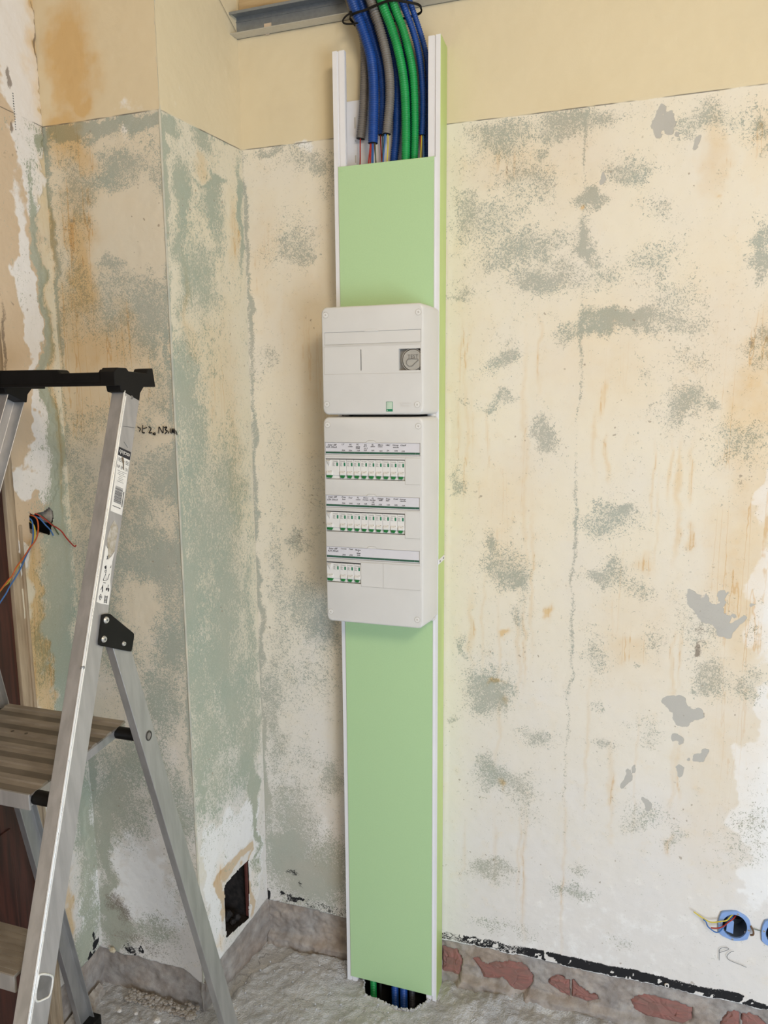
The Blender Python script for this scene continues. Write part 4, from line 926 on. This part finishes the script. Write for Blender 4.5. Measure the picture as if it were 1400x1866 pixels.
mb = MB(); mb.box(-.006, .75, -DR, -.001, ZT2 - .0012, ZT2); mb.box(-.006, .75, -DR - .0005, -DR + .0007, ZT2 - .006, ZT2); mb.box(-.004, .75, -.0045, -.002, ZT2 - .012, ZT2 - .010)
mb.build('upper_flange', M_STEEL_D, rail)
mb = MB(); mb.loft([[(.435, -DR, ZB), (.435, -DR, ZB + .0012), (.435, -.0008, ZB + .0012), (.435, -.0008, ZB)], [(.75, -DR, ZB), (.75, -DR, ZB + .0012), (.75, -.0008, ZB + .0012), (.75, -.0008, ZB)]])
mb.build('lower_flange', M_STEEL, rail)
mb = MB(); mb.disc((.306, -.004, 2.447), (0, -1, 0), .0050, .005, 12, .0044); mb.disc((.306, -.003, 2.447), (0, -1, 0), .0030, .012, 10); mb.build('fixing_screw', M_BOLT, rail)
bat = MB(); bat.box(.012, .42, -.012, -.0008, 2.499, 2.522)
bat = bat.build('wooden_batten', M_WOOD_B, bevel=.001); meta(bat, 'thin raw wooden batten lying just above the metal rail', 'batten')

# ---------------------------------------------------------------- stepladder
lad = thing('stepladder', (-.08, -.85, 0.0), 'aluminium platform stepladder with black top handrail standing at the left', 'ladder')
XR = lambda z: .1494 - .0534 * z
XL = lambda z: -.3094 + .0534 * z
YS = lambda z: -1.238 + .405 * z        # front corner line of the climbing stiles
YR = lambda z: -.430 - .235 * z         # front corner line of the rear legs
def channel(name, X, Yf, s, z0, z1, D, fl, dtop, mat, smooth=0):
    prof = [(0, 0), (0, D), (-fl, D), (-fl, D - .002), (-.0022, D - .002), (-.0022, .0022), (-fl, .0022), (-fl, 0)]
    mb = MB()
    rings = []
    for z in (z0, z1):
        ring = []
        for dx_, dy_ in prof:
            zz = z - (dtop * dy_ if z == z1 else 0)
            ring.append((X(zz) + s * dx_, Yf(zz) + dy_, zz))
        rings.append(ring)
    mb.loft(rings)
    return mb.build(name, mat, lad, bevel=.0020, seg=3)
stR = channel('stile', XR, YS, 1, .012, 1.594, .047, .027, .28, M_ALU)
stL = channel('stile', XL, YS, -1, .012, 1.594, .047, .027, .28, M_ALU)
rgR = channel('rear_leg', XR, YR, 1, .012, 1.165, .043, .016, 0, M_ALU_R)
rgL = channel('rear_leg', XL, YR, -1, .012, 1.165, .043, .016, 0, M_ALU_R)
# painted highlight: two pale tubes along the front corner of the right stile
mb = MB()
mb.tube([(XR(z) - .0003, YS(z) + .0004, z) for z in (.02, .8, 1.59)], .0017, 8); mb.tube([(XR(z) + .0002, YS(z) + .0052, z) for z in (.02, .8, 1.58)], .0013, 6)
mb.build('painted_edge_highlight', M_ALU_B, stR)
for X, Y, D, s in ((XR, YS, .047, 1), (XL, YS, .047, -1), (XR, YR, .043, 1), (XL, YR, .043, -1)):
    mb = MB(); z = .0
    x0, x1 = sorted((X(0) + s * .002, X(0) - s * .029)); mb.box(x0, x1, Y(0) - .004, Y(0) + D + .004, 0.0, .03)
    mb.build('rubber_foot', M_BLACK, lad, bevel=.002)
def on_stile(z, dy, h=0): return Vector((XR(z) + h, YS(z) + dy, z))
# hinge plates
HP = [(-.7203, 1.2122), (-.7026, 1.2090), (-.6441, 1.1543), (-.6569, 1.1247), (-.7379, 1.1639)]
def hinge(X, s):
    P = [Vector((X(z) + s * .0008, y, z)) for y, z in HP]
    # round the corners a little
    D = []
    for i, p in enumerate(P):
        a, c = P[i - 1], P[(i + 1) % len(P)]
        D += [p.lerp(a, min(.4, .006 / (p - a).length)), p.lerp(p.lerp(a, .1).lerp(p.lerp(c, .1), .5), .3), p.lerp(c, min(.4, .006 / (p - c).length))]
    mb = MB(); mb.loft([D, [p + Vector((s * .004, 0, 0)) for p in D]])
    h = mb.build('hinge_plate', M_BLACK, lad, bevel=.0008)
    for (y, z), r in zip([(-.7139, 1.2006), (-.7245, 1.1701), (-.6763, 1.1464)], (.0062, .0062, .0044)):
        mb = MB(); c = Vector((X(z) + s * .0046, y, z)); mb.disc(c, (s, 0, 0), r, .0026, 18, r * .75)
        b = mb.build('hinge_bolt', M_BOLT, h, smooth=True)
        mb = MB(); mb.disc(c + Vector((s * .0024, 0, 0)), (s, 0, 0), r * .32, .0006, 6); mb.build('bolt_socket', M_INK2, b)
hinge(XR, 1); hinge(XL, -1)
# platform of ribbed profiles
pf = MB()
zp = lambda y: .9665 + (y + .612) * (.0185 / .24)
XP0, XP1 = -.245, .034
pf.loft([[(x, -.612, zp(-.612) - .022), (x, -.612, zp(-.612) - .004), (x, -.852, zp(-.852) - .004), (x, -.852, zp(-.852) - .024)] for x in (XP0 + .002, XP1 - .002)])
platform = pf.build('platform', M_ALU, lad, bevel=.001)
NS = 6
for k in range(NS):
    ya = -.612 - .240 * k / NS; yb = -.612 - .240 * (k + 1) / NS
    mb = MB(); prof = []
    n = 8
    ys_ = [ya + (yb - ya) * t for t in (0, .04, .30, .36, .62, .68, .94, 1.0)]
    hs = [-.0034, 0, 0, -.0022, -.0022, 0, 0, -.0034]
    ys_, hs = ys_[:5], hs[:5]
    ring = [(y, zp(y) + h) for y, h in zip(ys_, hs)] + [(ys_[-1], zp(ys_[-1]) - .005), (ya, zp(ya) - .005)]
    mb.loft([[(x, y, z) for y, z in ring] for x in (XP0, XP1)])
    ds = mb.build('deck_slat', M_DECK, platform)
    mb = MB(); y1 = ys_[-1]; ring = [(y1, zp(y1) - .0016), (yb, zp(yb) - .0016), (yb, zp(yb) - .005), (y1, zp(y1) - .005)]
    mb.loft([[(x, y, z) for y, z in ring] for x in (XP0, XP1)]); mb.build('slat_groove', M_DECK2, ds)
mb = MB(); mb.box(XP0, XP1, -.8545, -.8505, zp(-.852) - .028, zp(-.852) - .0005)
mb.build('platform_lip', M_ALU, platform, bevel=.0012)
for x in (-.150, -.118):
    mb = MB(); y = -.700; mb.disc((x, y, zp(y) - .0005), (0, 0, 1), .0036, .0009, 14, .0030); r = mb.build('deck_rivet', plain('rivet_dark', (.10, .085, .07), .4, metal=.5) if x < -.14 else bpy.data.materials['rivet_dark'], platform)
for y in (-.632, -.838):
    for s, X, x0 in ((1, XR, XP1 - .004), (-1, XL, XP0 + .004)):
        z = zp(y) - .014; xe = X(z) - s * .003
        mb = MB(); mb.tube([(x0, y, z), (xe, y, z)], .0115, 14); mb.build('pivot_bush', M_BLACK, lad, smooth=True)
# rungs / treads under the platform
for zt_, yf in ((.712, -.947), (.470, -1.045), (.228, -1.143)):
    xr_, xl_ = XR(zt_) - .040, XL(zt_) + .040
    mb = MB(); mb.loft([[(x, y, z) for y, z in ((yf, zt_), (yf + .085, zt_), (yf + .085, zt_ - .022), (yf + .081, zt_ - .022), (yf + .081, zt_ - .006), (yf + .004, zt_ - .006), (yf + .004, zt_ - .030), (yf, zt_ - .030))] for x in (xl_, xr_)])
    t_ = mb.build('step', M_DECK, lad, bevel=.001)
    mb = MB()
    for k in range(7): mb.box(xl_ + .001, xr_ - .001, yf + .008 + k * .0105, yf + .0130 + k * .0105, zt_ - .001, zt_ + .0009)
    meta(mb.build('tread_ribs', M_DECK, t_), kind='stuff')
    mb = MB(); mb.box(xl_ + .001, xr_ - .001, yf - .0005, yf + .0005, zt_ - .0295, zt_ - .002); mb.build('step_lip', M_ALU, t_, bevel=.0004)
# flared end of the step tube pressed through the stile
q = [(.722, .004), (.700, .040), (.668, .041), (.680, .011)]
q = [(.7175, .0075), (.7120, .0180), (.6960, .0390), (.6840, .0425), (.6715, .0400), (.6740, .0290), (.6820, .0120), (.6950, .0060)]
mb = MB(); mb.tube(smooth_path([on_stile(z, d, .0008) for z, d in q + q[:1]], 4), .0016, 8); mb.build('tread_end_rim', M_ALU_B, stR, smooth=True)
mb = MB(); c = [on_stile(z, d, .0004) for z, d in q]; mb.add(c, [tuple(range(len(c)))]); mb.build('tread_end', plain('dull_aluminium', (.27, .26, .25), .5, metal=.7), stR)
# eyelet on the rear leg, rivets, small screws
ze = .9525; ce = Vector((XR(ze), YR(ze) + .024, ze)); n = 24
mb = MB(); mb.loft([[(ce.x + dx_, ce.y + math.cos(a) * r, ce.z + math.sin(a) * r * 1.15) for r, dx_ in ((.0062, 0), (.0086, 0), (.0082, .0014), (.0062, .0014))] for a in np.linspace(0, 2 * math.pi, n + 1)[:-1]], closed=True)
ey = mb.build('eyelet', plain('eyelet_dark', (.08, .075, .07), .4, metal=.5), rgR, smooth=True)
mb = MB(); mb.disc(ce + Vector((.0002, 0, 0)), (1, 0, 0), .0062, .0004, 20); mb.build('eyelet_hole', plain('eyelet_inside', (.22, .20, .18), .5), ey)
mb = MB(); mb.disc(on_stile(1.578, .0226, -.0002), (1, 0, 0), .0040, .0016, 14, .0030); mb.build('rivet', plain('rivet_grey', (.25, .24, .23), .4, metal=.6), stR)
mb = MB(); mb.disc(on_stile(1.138, .0010, -.0004), (1, -.6, 0), .0040, .0018, 12, .0024); mb.build('rivet', bpy.data.materials['rivet_grey'], stR)
# stickers on the right stile
def sticker_pt(quad, u, v, h):
    (z00, d00), (z10, d10), (z11, d11), (z01, d01) = quad
    z = (z00 * (1 - u) + z10 * u) * (1 - v) + (z01 * (1 - u) + z11 * u) * v
    d = (d00 * (1 - u) + d10 * u) * (1 - v) + (d01 * (1 - u) + d11 * u) * v
    return on_stile(z, d, h)
QA = [(1.3823, .0108), (1.3700, .0440), (1.4794, .0432), (1.4913, .0075)]     # bottom-left, bottom-right, top-right, top-left
def flat_on(quad, outline, h): return [sticker_pt(quad, u, v, h) for u, v in outline]
def panel(name, quad, outline, h, mat, parent):
    mb = MB(); a = flat_on(quad, outline, h); b = flat_on(quad, outline, h - .0003); mb.loft([b, a]); return mb.build(name, mat, parent)
sA = panel('sticker', QA, [(0, 0), (.5, .0), (1, 0), (1, .5), (1, 1), (.5, 1), (0, 1), (0, .5)], .0006, M_STICKER, stR); sA['label'] = 'white paper sticker with black heading and barcode'
panel('sticker_heading', QA, [(.0, .87), (1, .87), (1, 1.0), (0, 1.0)], .0008, M_INK, sA)
def text_on(mb, quad, txt, u, v, size, asp, h, rot=0):
    vv, ff = text_geo(txt, 1.0)
    c, s_ = math.cos(rot), math.sin(rot)
    mb.add([sticker_pt(quad, u + (a * c - b * s_) * size, v + (a * s_ + b * c) * size * asp, h) for a, b in vv], ff)
ASP = .037 / .11
mb = MB(); text_on(mb, QA, 'escalub', .5, .935, .30, ASP, .0010, math.pi); mb.build('lettering', M_STICKER, sA)
mb = MB(); text_on(mb, QA, 'NF EN 131', .5, .70, .21, ASP, .0008)
def bar(u0, u1, v0, v1): mb.add([sticker_pt(QA, u, v, .0008) for u, v in ((u0, v0), (u1, v0), (u1, v1), (u0, v1))], [(0, 1, 2, 3)])
for k, (a, b) in enumerate(((.08, .55), (.05, .60), (.1, .5))): bar(a, b, .83 - .022 * k, .838 - .022 * k); bar(.68, .95, .825 - .022 * k, .833 - .022 * k)
for k, (a, b) in enumerate(((.1, .9), (.2, .7), (.15, .85), (.3, .6), (.25, .7), (.3, .65), (.2, .75))): bar(a, b, .64 - .027 * k, .645 - .027 * k)
v = .40
for k in range(22):
    hgt_ = random.choice((.004, .007, .010)); bar(.14, .78, v - hgt_, v); v -= hgt_ + random.choice((.004, .006))
bar(.1, .8, .085, .095); bar(.86, .92, .12, .36)
mb.build('print', M_INK, sA)
panel('scuff_mark', QA, [(.30, .86), (.45, .87), (.55, .80), (.62, .68), (.55, .69), (.45, .78), (.35, .82)], .0011, plain('brown_scuff', (.16, .12, .08), .7), sA)
QB = [(1.2341, .0099), (1.2230, .0440), (1.3107, .0400), (1.3220, .0119)]
sB = panel('sticker', QB, [(0, .02), (.4, 0), (1, 0), (1, .3), (.88, .45), (.86, .80), (.98, 1.0), (.70, .88), (.40, .80), (.28, .99), (0, 1.04), (0, .5)], .0006, M_STICKER, stR); sB['label'] = 'torn white sticker with small safety pictograms'
panel('glue_residue', QB, [(.3, .98), (.45, .82), (.95, 1.0), (1.0, 1.25), (1.05, 1.45), (.8, 1.5), (.5, 1.55), (.2, 1.4), (.05, 1.15)], .0004, plain('old_glue', (.34, .29, .21), .7, scale=120, col2=(.50, .46, .40)), sB)
mb = MB()
def pic(poly): mb.add([sticker_pt(QB, u, v, .0008) for u, v in poly], [tuple(range(len(poly)))])
def stroke(pts, w=.02):
    mb.tube([sticker_pt(QB, u, v, .0007) for u, v in pts], .0006, 5)
stroke([(.25, .42), (.40, .55), (.52, .42), (.25, .42)]); stroke([(.3, .38), (.5, .38)])                       # warning triangle
pic([(.18, .66), (.34, .70), (.40, .64), (.28, .62)]); stroke([(.30, .60), (.42, .62), (.40, .56), (.30, .57), (.30, .60)])
stroke([(.18, .24), (.30, .34), (.36, .22), (.26, .30)]); stroke([(.3, .33), (.32, .20)])
stroke([(.14, .12), (.24, .17), (.36, .12), (.24, .06), (.14, .12)]); pic([(.20, .12), (.25, .145), (.30, .12), (.25, .095)])
for k in range(5): stroke([(.60, .04 + .025 * k), (.80, .04 + .025 * k)])
stroke([(.60, .02), (.60, .16)]); stroke([(.80, .02), (.80, .16)])
stroke([(.62, .44), (.72, .56)]); pic([(.60, .25), (.70, .25), (.70, .30), (.60, .30)]); pic([(.78, .24), (.88, .24), (.88, .30), (.78, .30)]); stroke([(.66, .28), (.84, .28)]); stroke([(.75, .28), (.76, .36)])
pic([(.70, .66), (.80, .68), (.78, .74)]); stroke([(.30, .80), (.36, .88)]); stroke([(.28, .86), (.38, .82)])
mb.build('pictograms', M_INK, sB)
mb = MB()
for (z0, d0), (z1, d1) in (((1.4990, .0195), (1.4880, .0330)), ((1.3235, .0130), (1.3200, .020)), ((1.527, .010), (1.523, .043))):
    mb.tube([on_stile(z0, d0, .0001), on_stile(z1, d1, .0001)], .0005, 5)
mb.build('scratch', M_INK2, stR)
# black handrail: cross bar, two end brackets
YH = -.600
mb = MB()
hp = [(-.240, 1.599), (.062, 1.599), (.062, 1.627), (.030, 1.627), (.028, 1.622), (-.055, 1.622), (-.060, 1.6285), (-.190, 1.6295), (-.197, 1.621), (-.240, 1.621)]
mb.xz(hp, YH - .016, YH + .012)
hr = mb.build('handrail', M_BLACK, lad, bevel=.0025, seg=3)
mb = MB(); mb.box(-.24, .06, YH - .018, YH - .010, 1.598, 1.603); mb.build('handrail_lip', M_BLACK, hr, bevel=.001)
for X, s in ((XR(1.6), 1), (XL(1.6), -1)):
    xi, xo = X - s * .030, X + s * .0015
    a, b = sorted((xi, xo))
    mb = MB()
    prof = [(YH - .020, 1.598), (YH - .020, 1.622), (YH - .012, 1.6300), (YH + .014, 1.6300), (YH + .020, 1.6245), (YH + .072, 1.6225), (YH + .078, 1.6315), (YH + .092, 1.6330), (YH + .098, 1.5980), (YH + .062, 1.5975), (YH + .050, 1.586), (YH + .046, 1.570), (YH + .006, 1.586), (YH - .004, 1.588), (YH - .006, 1.598)]
    mb.loft([[(x, y, z) for y, z in prof] for x in (a, b)])
    mb.build('handrail_bracket', M_BLACK, lad, bevel=.0015)

# ---------------------------------------------------------------- flush boxes in the back wall, loose wires, writing
OUT = [(1.1956, .3701), (1.2167, .3775), (1.2295, .3786), (1.247, .3705), (1.256, .3622), (1.2597, .3492), (1.2593, .3317), (1.2549, .3115), (1.2425, .305), (1.2242, .3006), (1.1992, .3087), (1.1915, .3157), (1.1894, .3398), (1.1908, .3541)]
def flush_box(label, cx, cz, wired):
    t = thing('socket_box', (cx, 0, cz - .035), label, 'socket box', 'blue flush boxes in the back wall')
    n = 42; mb = MB()
    def outl(k):
        a = 2 * math.pi * k / n; d = Vector((math.cos(a), math.sin(a)))
        best = 0
        for i in range(len(OUT)):
            p = Vector(OUT[i]) - Vector((1.2255, .3395)); q = Vector(OUT[(i + 1) % len(OUT)]) - Vector((1.2255, .3395)); e = q - p
            den = d.x * e.y - d.y * e.x
            if abs(den) < 1e-9: continue
            tt = (p.x * e.y - p.y * e.x) / den; s_ = (p.x * d.y - p.y * d.x) / den
            if tt > 0 and -.001 <= s_ <= 1.001: best = tt
        return cx + d.x * best, cz + d.y * best
    O = [outl(k) for k in range(n)]
    I = [(cx + .0265 * math.cos(2 * math.pi * k / n), cz + .0305 * math.sin(2 * math.pi * k / n)) for k in range(n)]
    mb.loft([[(*(p[0],), y, p[1]) for p in P] for P, y in ((O, .001), (O, -.0030), ([(cx + (x - cx) * .97, cz + (z - cz) * .97) for x, z in O], -.0045), (I, -.0045), (I, .004))], cap=False)
    fl_ = mb.build('flange', M_JBOX, t, smooth=True)
    mb = MB(); I2 = [(cx + (x - cx) * .97, cz + (z - cz) * .97) for x, z in I]
    mb.loft([[(x, .0, z) for x, z in I], [(x, .042, z) for x, z in I2]], cap=False); mb.add([(x, .042, z) for x, z in I2], [tuple(range(n))])
    cup = mb.build('cup', M_JIN, t, smooth=True)
    mb = MB(); mb.loft([[(x, y, z) for x, z in ((cx - .016, cz - .024), (cx + .0, cz - .028), (cx + .0, cz + .004), (cx - .014, cz + .010))] for y in (.006, .03)])
    mb.build('inner_rib', M_JBOX, t, bevel=.001)
    mb = MB(); mb.disc((cx + .012, .0405, cz + .004), (0, -1, 0), .015, .001, 20); mb.build('knockout', M_DARK, cup)
    for a in (80, 175, 265, -5):
        x, z = cx + .0305 * math.cos(math.radians(a)), cz + .034 * math.sin(math.radians(a))
        mb = MB(); mb.disc((x, -.004, z), (0, -1, 0), .0026, .0012, 12); s_ = mb.build('screw', M_BOLT, fl_)
        mb = MB(); mb.box(x - .002, x + .002, -.0056, -.0051, z - .0004, z + .0004); mb.build('screw_slot', M_INK2, s_)
    if wired:
        for nm, mt, P in (('wire', M_YEL, [(1.1345, -.012, .3628), (1.1519, -.012, .3527), (1.1727, -.012, .3444), (1.1954, -.010, .3505), (1.2067, -.008, .354), (1.2174, -.004, .366), (1.2340, .025, .362)]),
                          ('wire', M_RED, [(1.1735, -.012, .3297), (1.1878, -.012, .3322), (1.2004, -.010, .3386), (1.2098, -.008, .3487), (1.2233, -.002, .3600), (1.2360, .025, .360)]),
                          ('wire', M_BLUEW, [(1.1560, -.016, .3505), (1.1618, -.014, .3445), (1.1676, -.013, .3318), (1.1827, -.012, .3213), (1.1927, -.010, .3228), (1.202, -.008, .3364), (1.2139, -.002, .3531), (1.233, .025, .358)])):
            mb = MB(); mb.tube(smooth_path(P, 6), .0015, 7); mb.build(nm, mt, t)
    return t
flush_box('blue flush socket box with yellow, red and blue wires above the scribbled PC', 1.2255, .3395, True)
flush_box('blue flush socket box cut by the right edge of the picture', 1.318, .339, False)
cp = MB(); cp.tube(smooth_path([(1.2590, -.004, .349), (1.2640, -.008, .341), (1.2650, -.008, .331), (1.2600, -.005, .326)], 5), .0022, 8)
cp = cp.build('rusty_clip', plain('rusty_brown', (.16, .09, .045), .7)); meta(cp, 'small rusty clip at the right rim of the wired blue socket box', 'clip')
wl2 = MB(); wl2.tube(smooth_path([(1.262, -.004, .343), (1.275, -.0028, .3405), (1.290, -.003, .3385)], 5), .0009, 6)
wl2 = wl2.build('thin_wire', M_GRW); meta(wl2, 'thin dark wire stretched between the two blue socket boxes', 'wire')

def ribbon(mb, pts, place, w):
    """pen stroke lying on a wall: place(u, v, off)"""
    P = smooth_path([Vector((u / 1000, v / 1000, 0)) for u, v in pts], 5)
    for i in range(len(P) - 1):
        d = (P[i + 1] - P[i]); nrm = Vector((-d.y, d.x, 0)).normalized() * w / 2; e = d.normalized() * w * .3
        q = [P[i] - e + nrm, P[i + 1] + e + nrm, P[i + 1] + e - nrm, P[i] - e - nrm]
        mb.add([place(a.x, a.y, .0) for a in q], [(0, 1, 2, 3)])
mb = MB()
for s_ in TEXT_PC: ribbon(mb, s_, lambda u, v, o: (u, -.0032, v), .0011)
mb.build('lettering', M_INK2, wall_back, label='PC written in pencil under the wired blue box')
mb = MB()
for s_ in TEXT_F: ribbon(mb, s_, lambda u, v, o: (u, EY - .0034, v), .0024)
mb.build('lettering', M_INK, wall_front, label='scribbled black marker notation')
mb = MB()
ribbon(mb, [(60, 2632), (130, 2565), (200, 2508), (270, 2455), (279, 2447)], lambda u, v, o: tuple(Sp(u, v, .0032)), .0012)
mb.build('pencil_line', M_INK2, wall_side)

# holes left by plugs in the black band of the back wall
for x, z, r in ((1.086, .1445, .0055),):
    mb = MB(); mb.disc((x, -.0005, z), (0, -1, 0), r, .0032, 14, r * .9); w = mb.build('wall_plug', M_CHUNKW, wall_back)
    mb = MB(); mb.disc((x, -.0034, z), (0, -1, 0), r * .5, .0006, 12); mb.build('plug_hole', M_DARK, w)

LW = [('orange', M_ORANGE, [(-.385, -.398, 1.3185), (-.352, -.398, 1.315), (-.340, -.3990, 1.3035), (-.333, -.4075, 1.2804), (-.329, -.4225, 1.2625), (-.325, -.4442, 1.2505), (-.323, -.466, 1.2331), (-.323, -.4873, 1.2165), (-.324, -.4996, 1.1998), (-.325, -.5098, 1.1936), (-.325, -.535, 1.175)], 'orange wire hanging out of the broken socket hole towards the door'),
      ('blue', M_BLUEW, [(-.385, -.405, 1.3165), (-.352, -.4055, 1.3078), (-.342, -.4128, 1.281), (-.337, -.4235, 1.2565), (-.334, -.4441, 1.2362), (-.331, -.4669, 1.2105), (-.331, -.4846, 1.1923), (-.331, -.5038, 1.1748), (-.331, -.5125, 1.1644), (-.331, -.535, 1.145)], 'long blue wire hanging out of the broken socket hole beside the orange one'),
      ('yellow', M_YEL, [(-.385, -.400, 1.305), (-.352, -.402, 1.298), (-.3445, -.4055, 1.272), (-.3425, -.4255, 1.2469), (-.3415, -.4569, 1.2198), (-.340, -.4831, 1.1969), (-.339, -.4981, 1.1831), (-.339, -.5101, 1.1781), (-.339, -.535, 1.160)], 'yellow wire twisted along the long blue one out of the socket hole'),
      ('red', M_RED, [(-.385, -.392, 1.3195), (-.352, -.3888, 1.3181), (-.342, -.377, 1.3061), (-.337, -.3591, 1.2882), (-.336, -.3486, 1.2814), (-.336, -.3317, 1.2684), (-.337, -.3152, 1.2482), (-.340, -.2900, 1.2243), (-.341, -.2820, 1.2245)], 'red-brown wire bending right from the socket hole across the green wall'),
      ('blue', M_BLUEW, [(-.385, -.384, 1.316), (-.352, -.3832, 1.3087), (-.346, -.370, 1.290), (-.3445, -.3581, 1.2763), (-.3445, -.3496, 1.2613)], 'short blue wire stub at the right of the socket hole'),
      ('green', M_GRW, [(-.385, -.384, 1.3225), (-.352, -.3822, 1.3178), (-.3455, -.3648, 1.3005), (-.3445, -.3505, 1.2880), (-.3445, -.3325, 1.2608)], 'dark green wire stub running under the red-brown wire')]
for c, mt, P, lab in LW:
    mb = MB(); mb.tube(smooth_path(P, 5), .0016, 8); meta(mb.build('loose_wire', mt, smooth=True), lab, 'wire', 'loose wires in the broken socket hole')

# ---------------------------------------------------------------- rubble on the floor
def chunk(c, sx, sy, sz, mat, name, parent=None, seed=0):
    r = random.Random(seed); mb = MB(); n = 7
    rings = []
    for k, (h, s_) in enumerate(((0, .85), (.45, 1.0), (.85, .7), (1.0, .3))):
        rings.append([(c[0] + sx * s_ * math.cos(2 * math.pi * i / n) * r.uniform(.75, 1.15), c[1] + sy * s_ * math.sin(2 * math.pi * i / n) * r.uniform(.75, 1.15), c[2] + sz * h * r.uniform(.85, 1.1)) for i in range(n)])
    mb.loft(rings)
    return mb.build(name, mat, parent)
CH = [(-.150, -.335, .011, .007, M_CHUNKW, 'white plaster chip lying alone on the floor before the grey base'), (-.262, -.338, .008, .006, M_CHUNKW, 'small white plaster chip left of the lone larger chip'),
      (-.215, -.332, .006, .005, M_CHUNKW, 'tiny pale chip near the stepladder leg'), (-.268, -.300, .009, .009, M_CHUNK, 'round crumb lying in the left inner corner'),
      (-.19, -.345, .006, .005, M_CHUNK, 'small grey crumb between the white chips'), (.13, -.15, .006, .006, M_CHUNKW, 'pale crumb on the raised screed in the niche'), (.10, -.20, .007, .005, M_CHUNK, 'flat crumb on the screed near the right ladder leg')]
for i, (x, y, s_, h, mt, lab) in enumerate(CH):
    meta(chunk((x, y, .002), s_, s_ * .8, h, mt, 'plaster_chip', seed=i), lab, 'plaster chip', 'plaster chips on the floor')
tw = chunk((-.315, EY - .008, .1195), .011, .007, .010, plain('yellowish_chip', (.60, .52, .38), .8), 'plaster_flake', seed=31)
meta(tw, 'cream plaster flake balanced on the grey base in the left corner', 'plaster chip', 'plaster chips on the floor')
mb = MB(); r = random.Random(5)
for k in range(240):      # crumbled strip along the foot of the chimney breast
    u = r.uniform(-.27, -.06); y = EY - r.uniform(.004, .030); z = .002 + max(0, .022 - (EY - y) * .6) * r.uniform(.3, 1); s_ = r.uniform(.0015, .006) * (1.6 if k % 17 == 0 else 1)
    n = 6; c = (u, y, z)
    rings = [[(c[0] + s_ * q * 1.3 * math.cos(2 * math.pi * i / n) * r.uniform(.7, 1.2), c[1] + s_ * q * math.sin(2 * math.pi * i / n) * r.uniform(.7, 1.2), c[2] + s_ * h) for i in range(n)] for h, q in ((-.6, .8), (.1, 1), (.4, .6))]
    mb.loft(rings)
rb = mb.build('rubble', M_CHUNK); meta(rb, 'crumbled plaster strip along the foot of the chimney breast', 'rubble', kind='stuff')
mb = MB()
for k in range(5):       # splintered lime strip leaning on the base of the left wall
    y0 = -.300 - .022 * k; mb.loft([[(GX + .004 + a, y0 - .03 * j, .03 - .004 * j + b) for a, b in ((0, 0), (.012 + .004 * k, -.012), (.016 + .004 * k, -.030), (0, -.03))] for j in (0, 1, 1.6)])
sp = mb.build('splintered_plaster', M_CHUNK); meta(sp, 'splintered pale plaster strip leaning at the foot of the left wall', 'rubble')
r = random.Random(9); mb = MB()
for k in range(260):     # grit
    x, y = r.uniform(-.3, 1.2), r.uniform(-.34, -.03)
    if inside(FH, np.array([x]), np.array([y]))[0] or (x < EX + .03 and y > EY - .05) or (.25 < x < .54 and y > -.09) or y > -.045: continue
    s_ = r.uniform(.0012, .0034) ; n = 5
    zf = .004 + (.012 if (x < .28 and math.hypot(x - .2, (y + .19) * 1.1) < .2) else 0)
    mb.loft([[(x + s_ * q * math.cos(2 * math.pi * i / n), y + s_ * q * math.sin(2 * math.pi * i / n), zf + s_ * h) for i in range(n)] for h, q in ((-.5, .9), (.3, 1), (.9, .4))])
gr = mb.build('grit', M_FLOOR); meta(gr, 'fine grit scattered over the concrete floor', 'grit', kind='stuff')
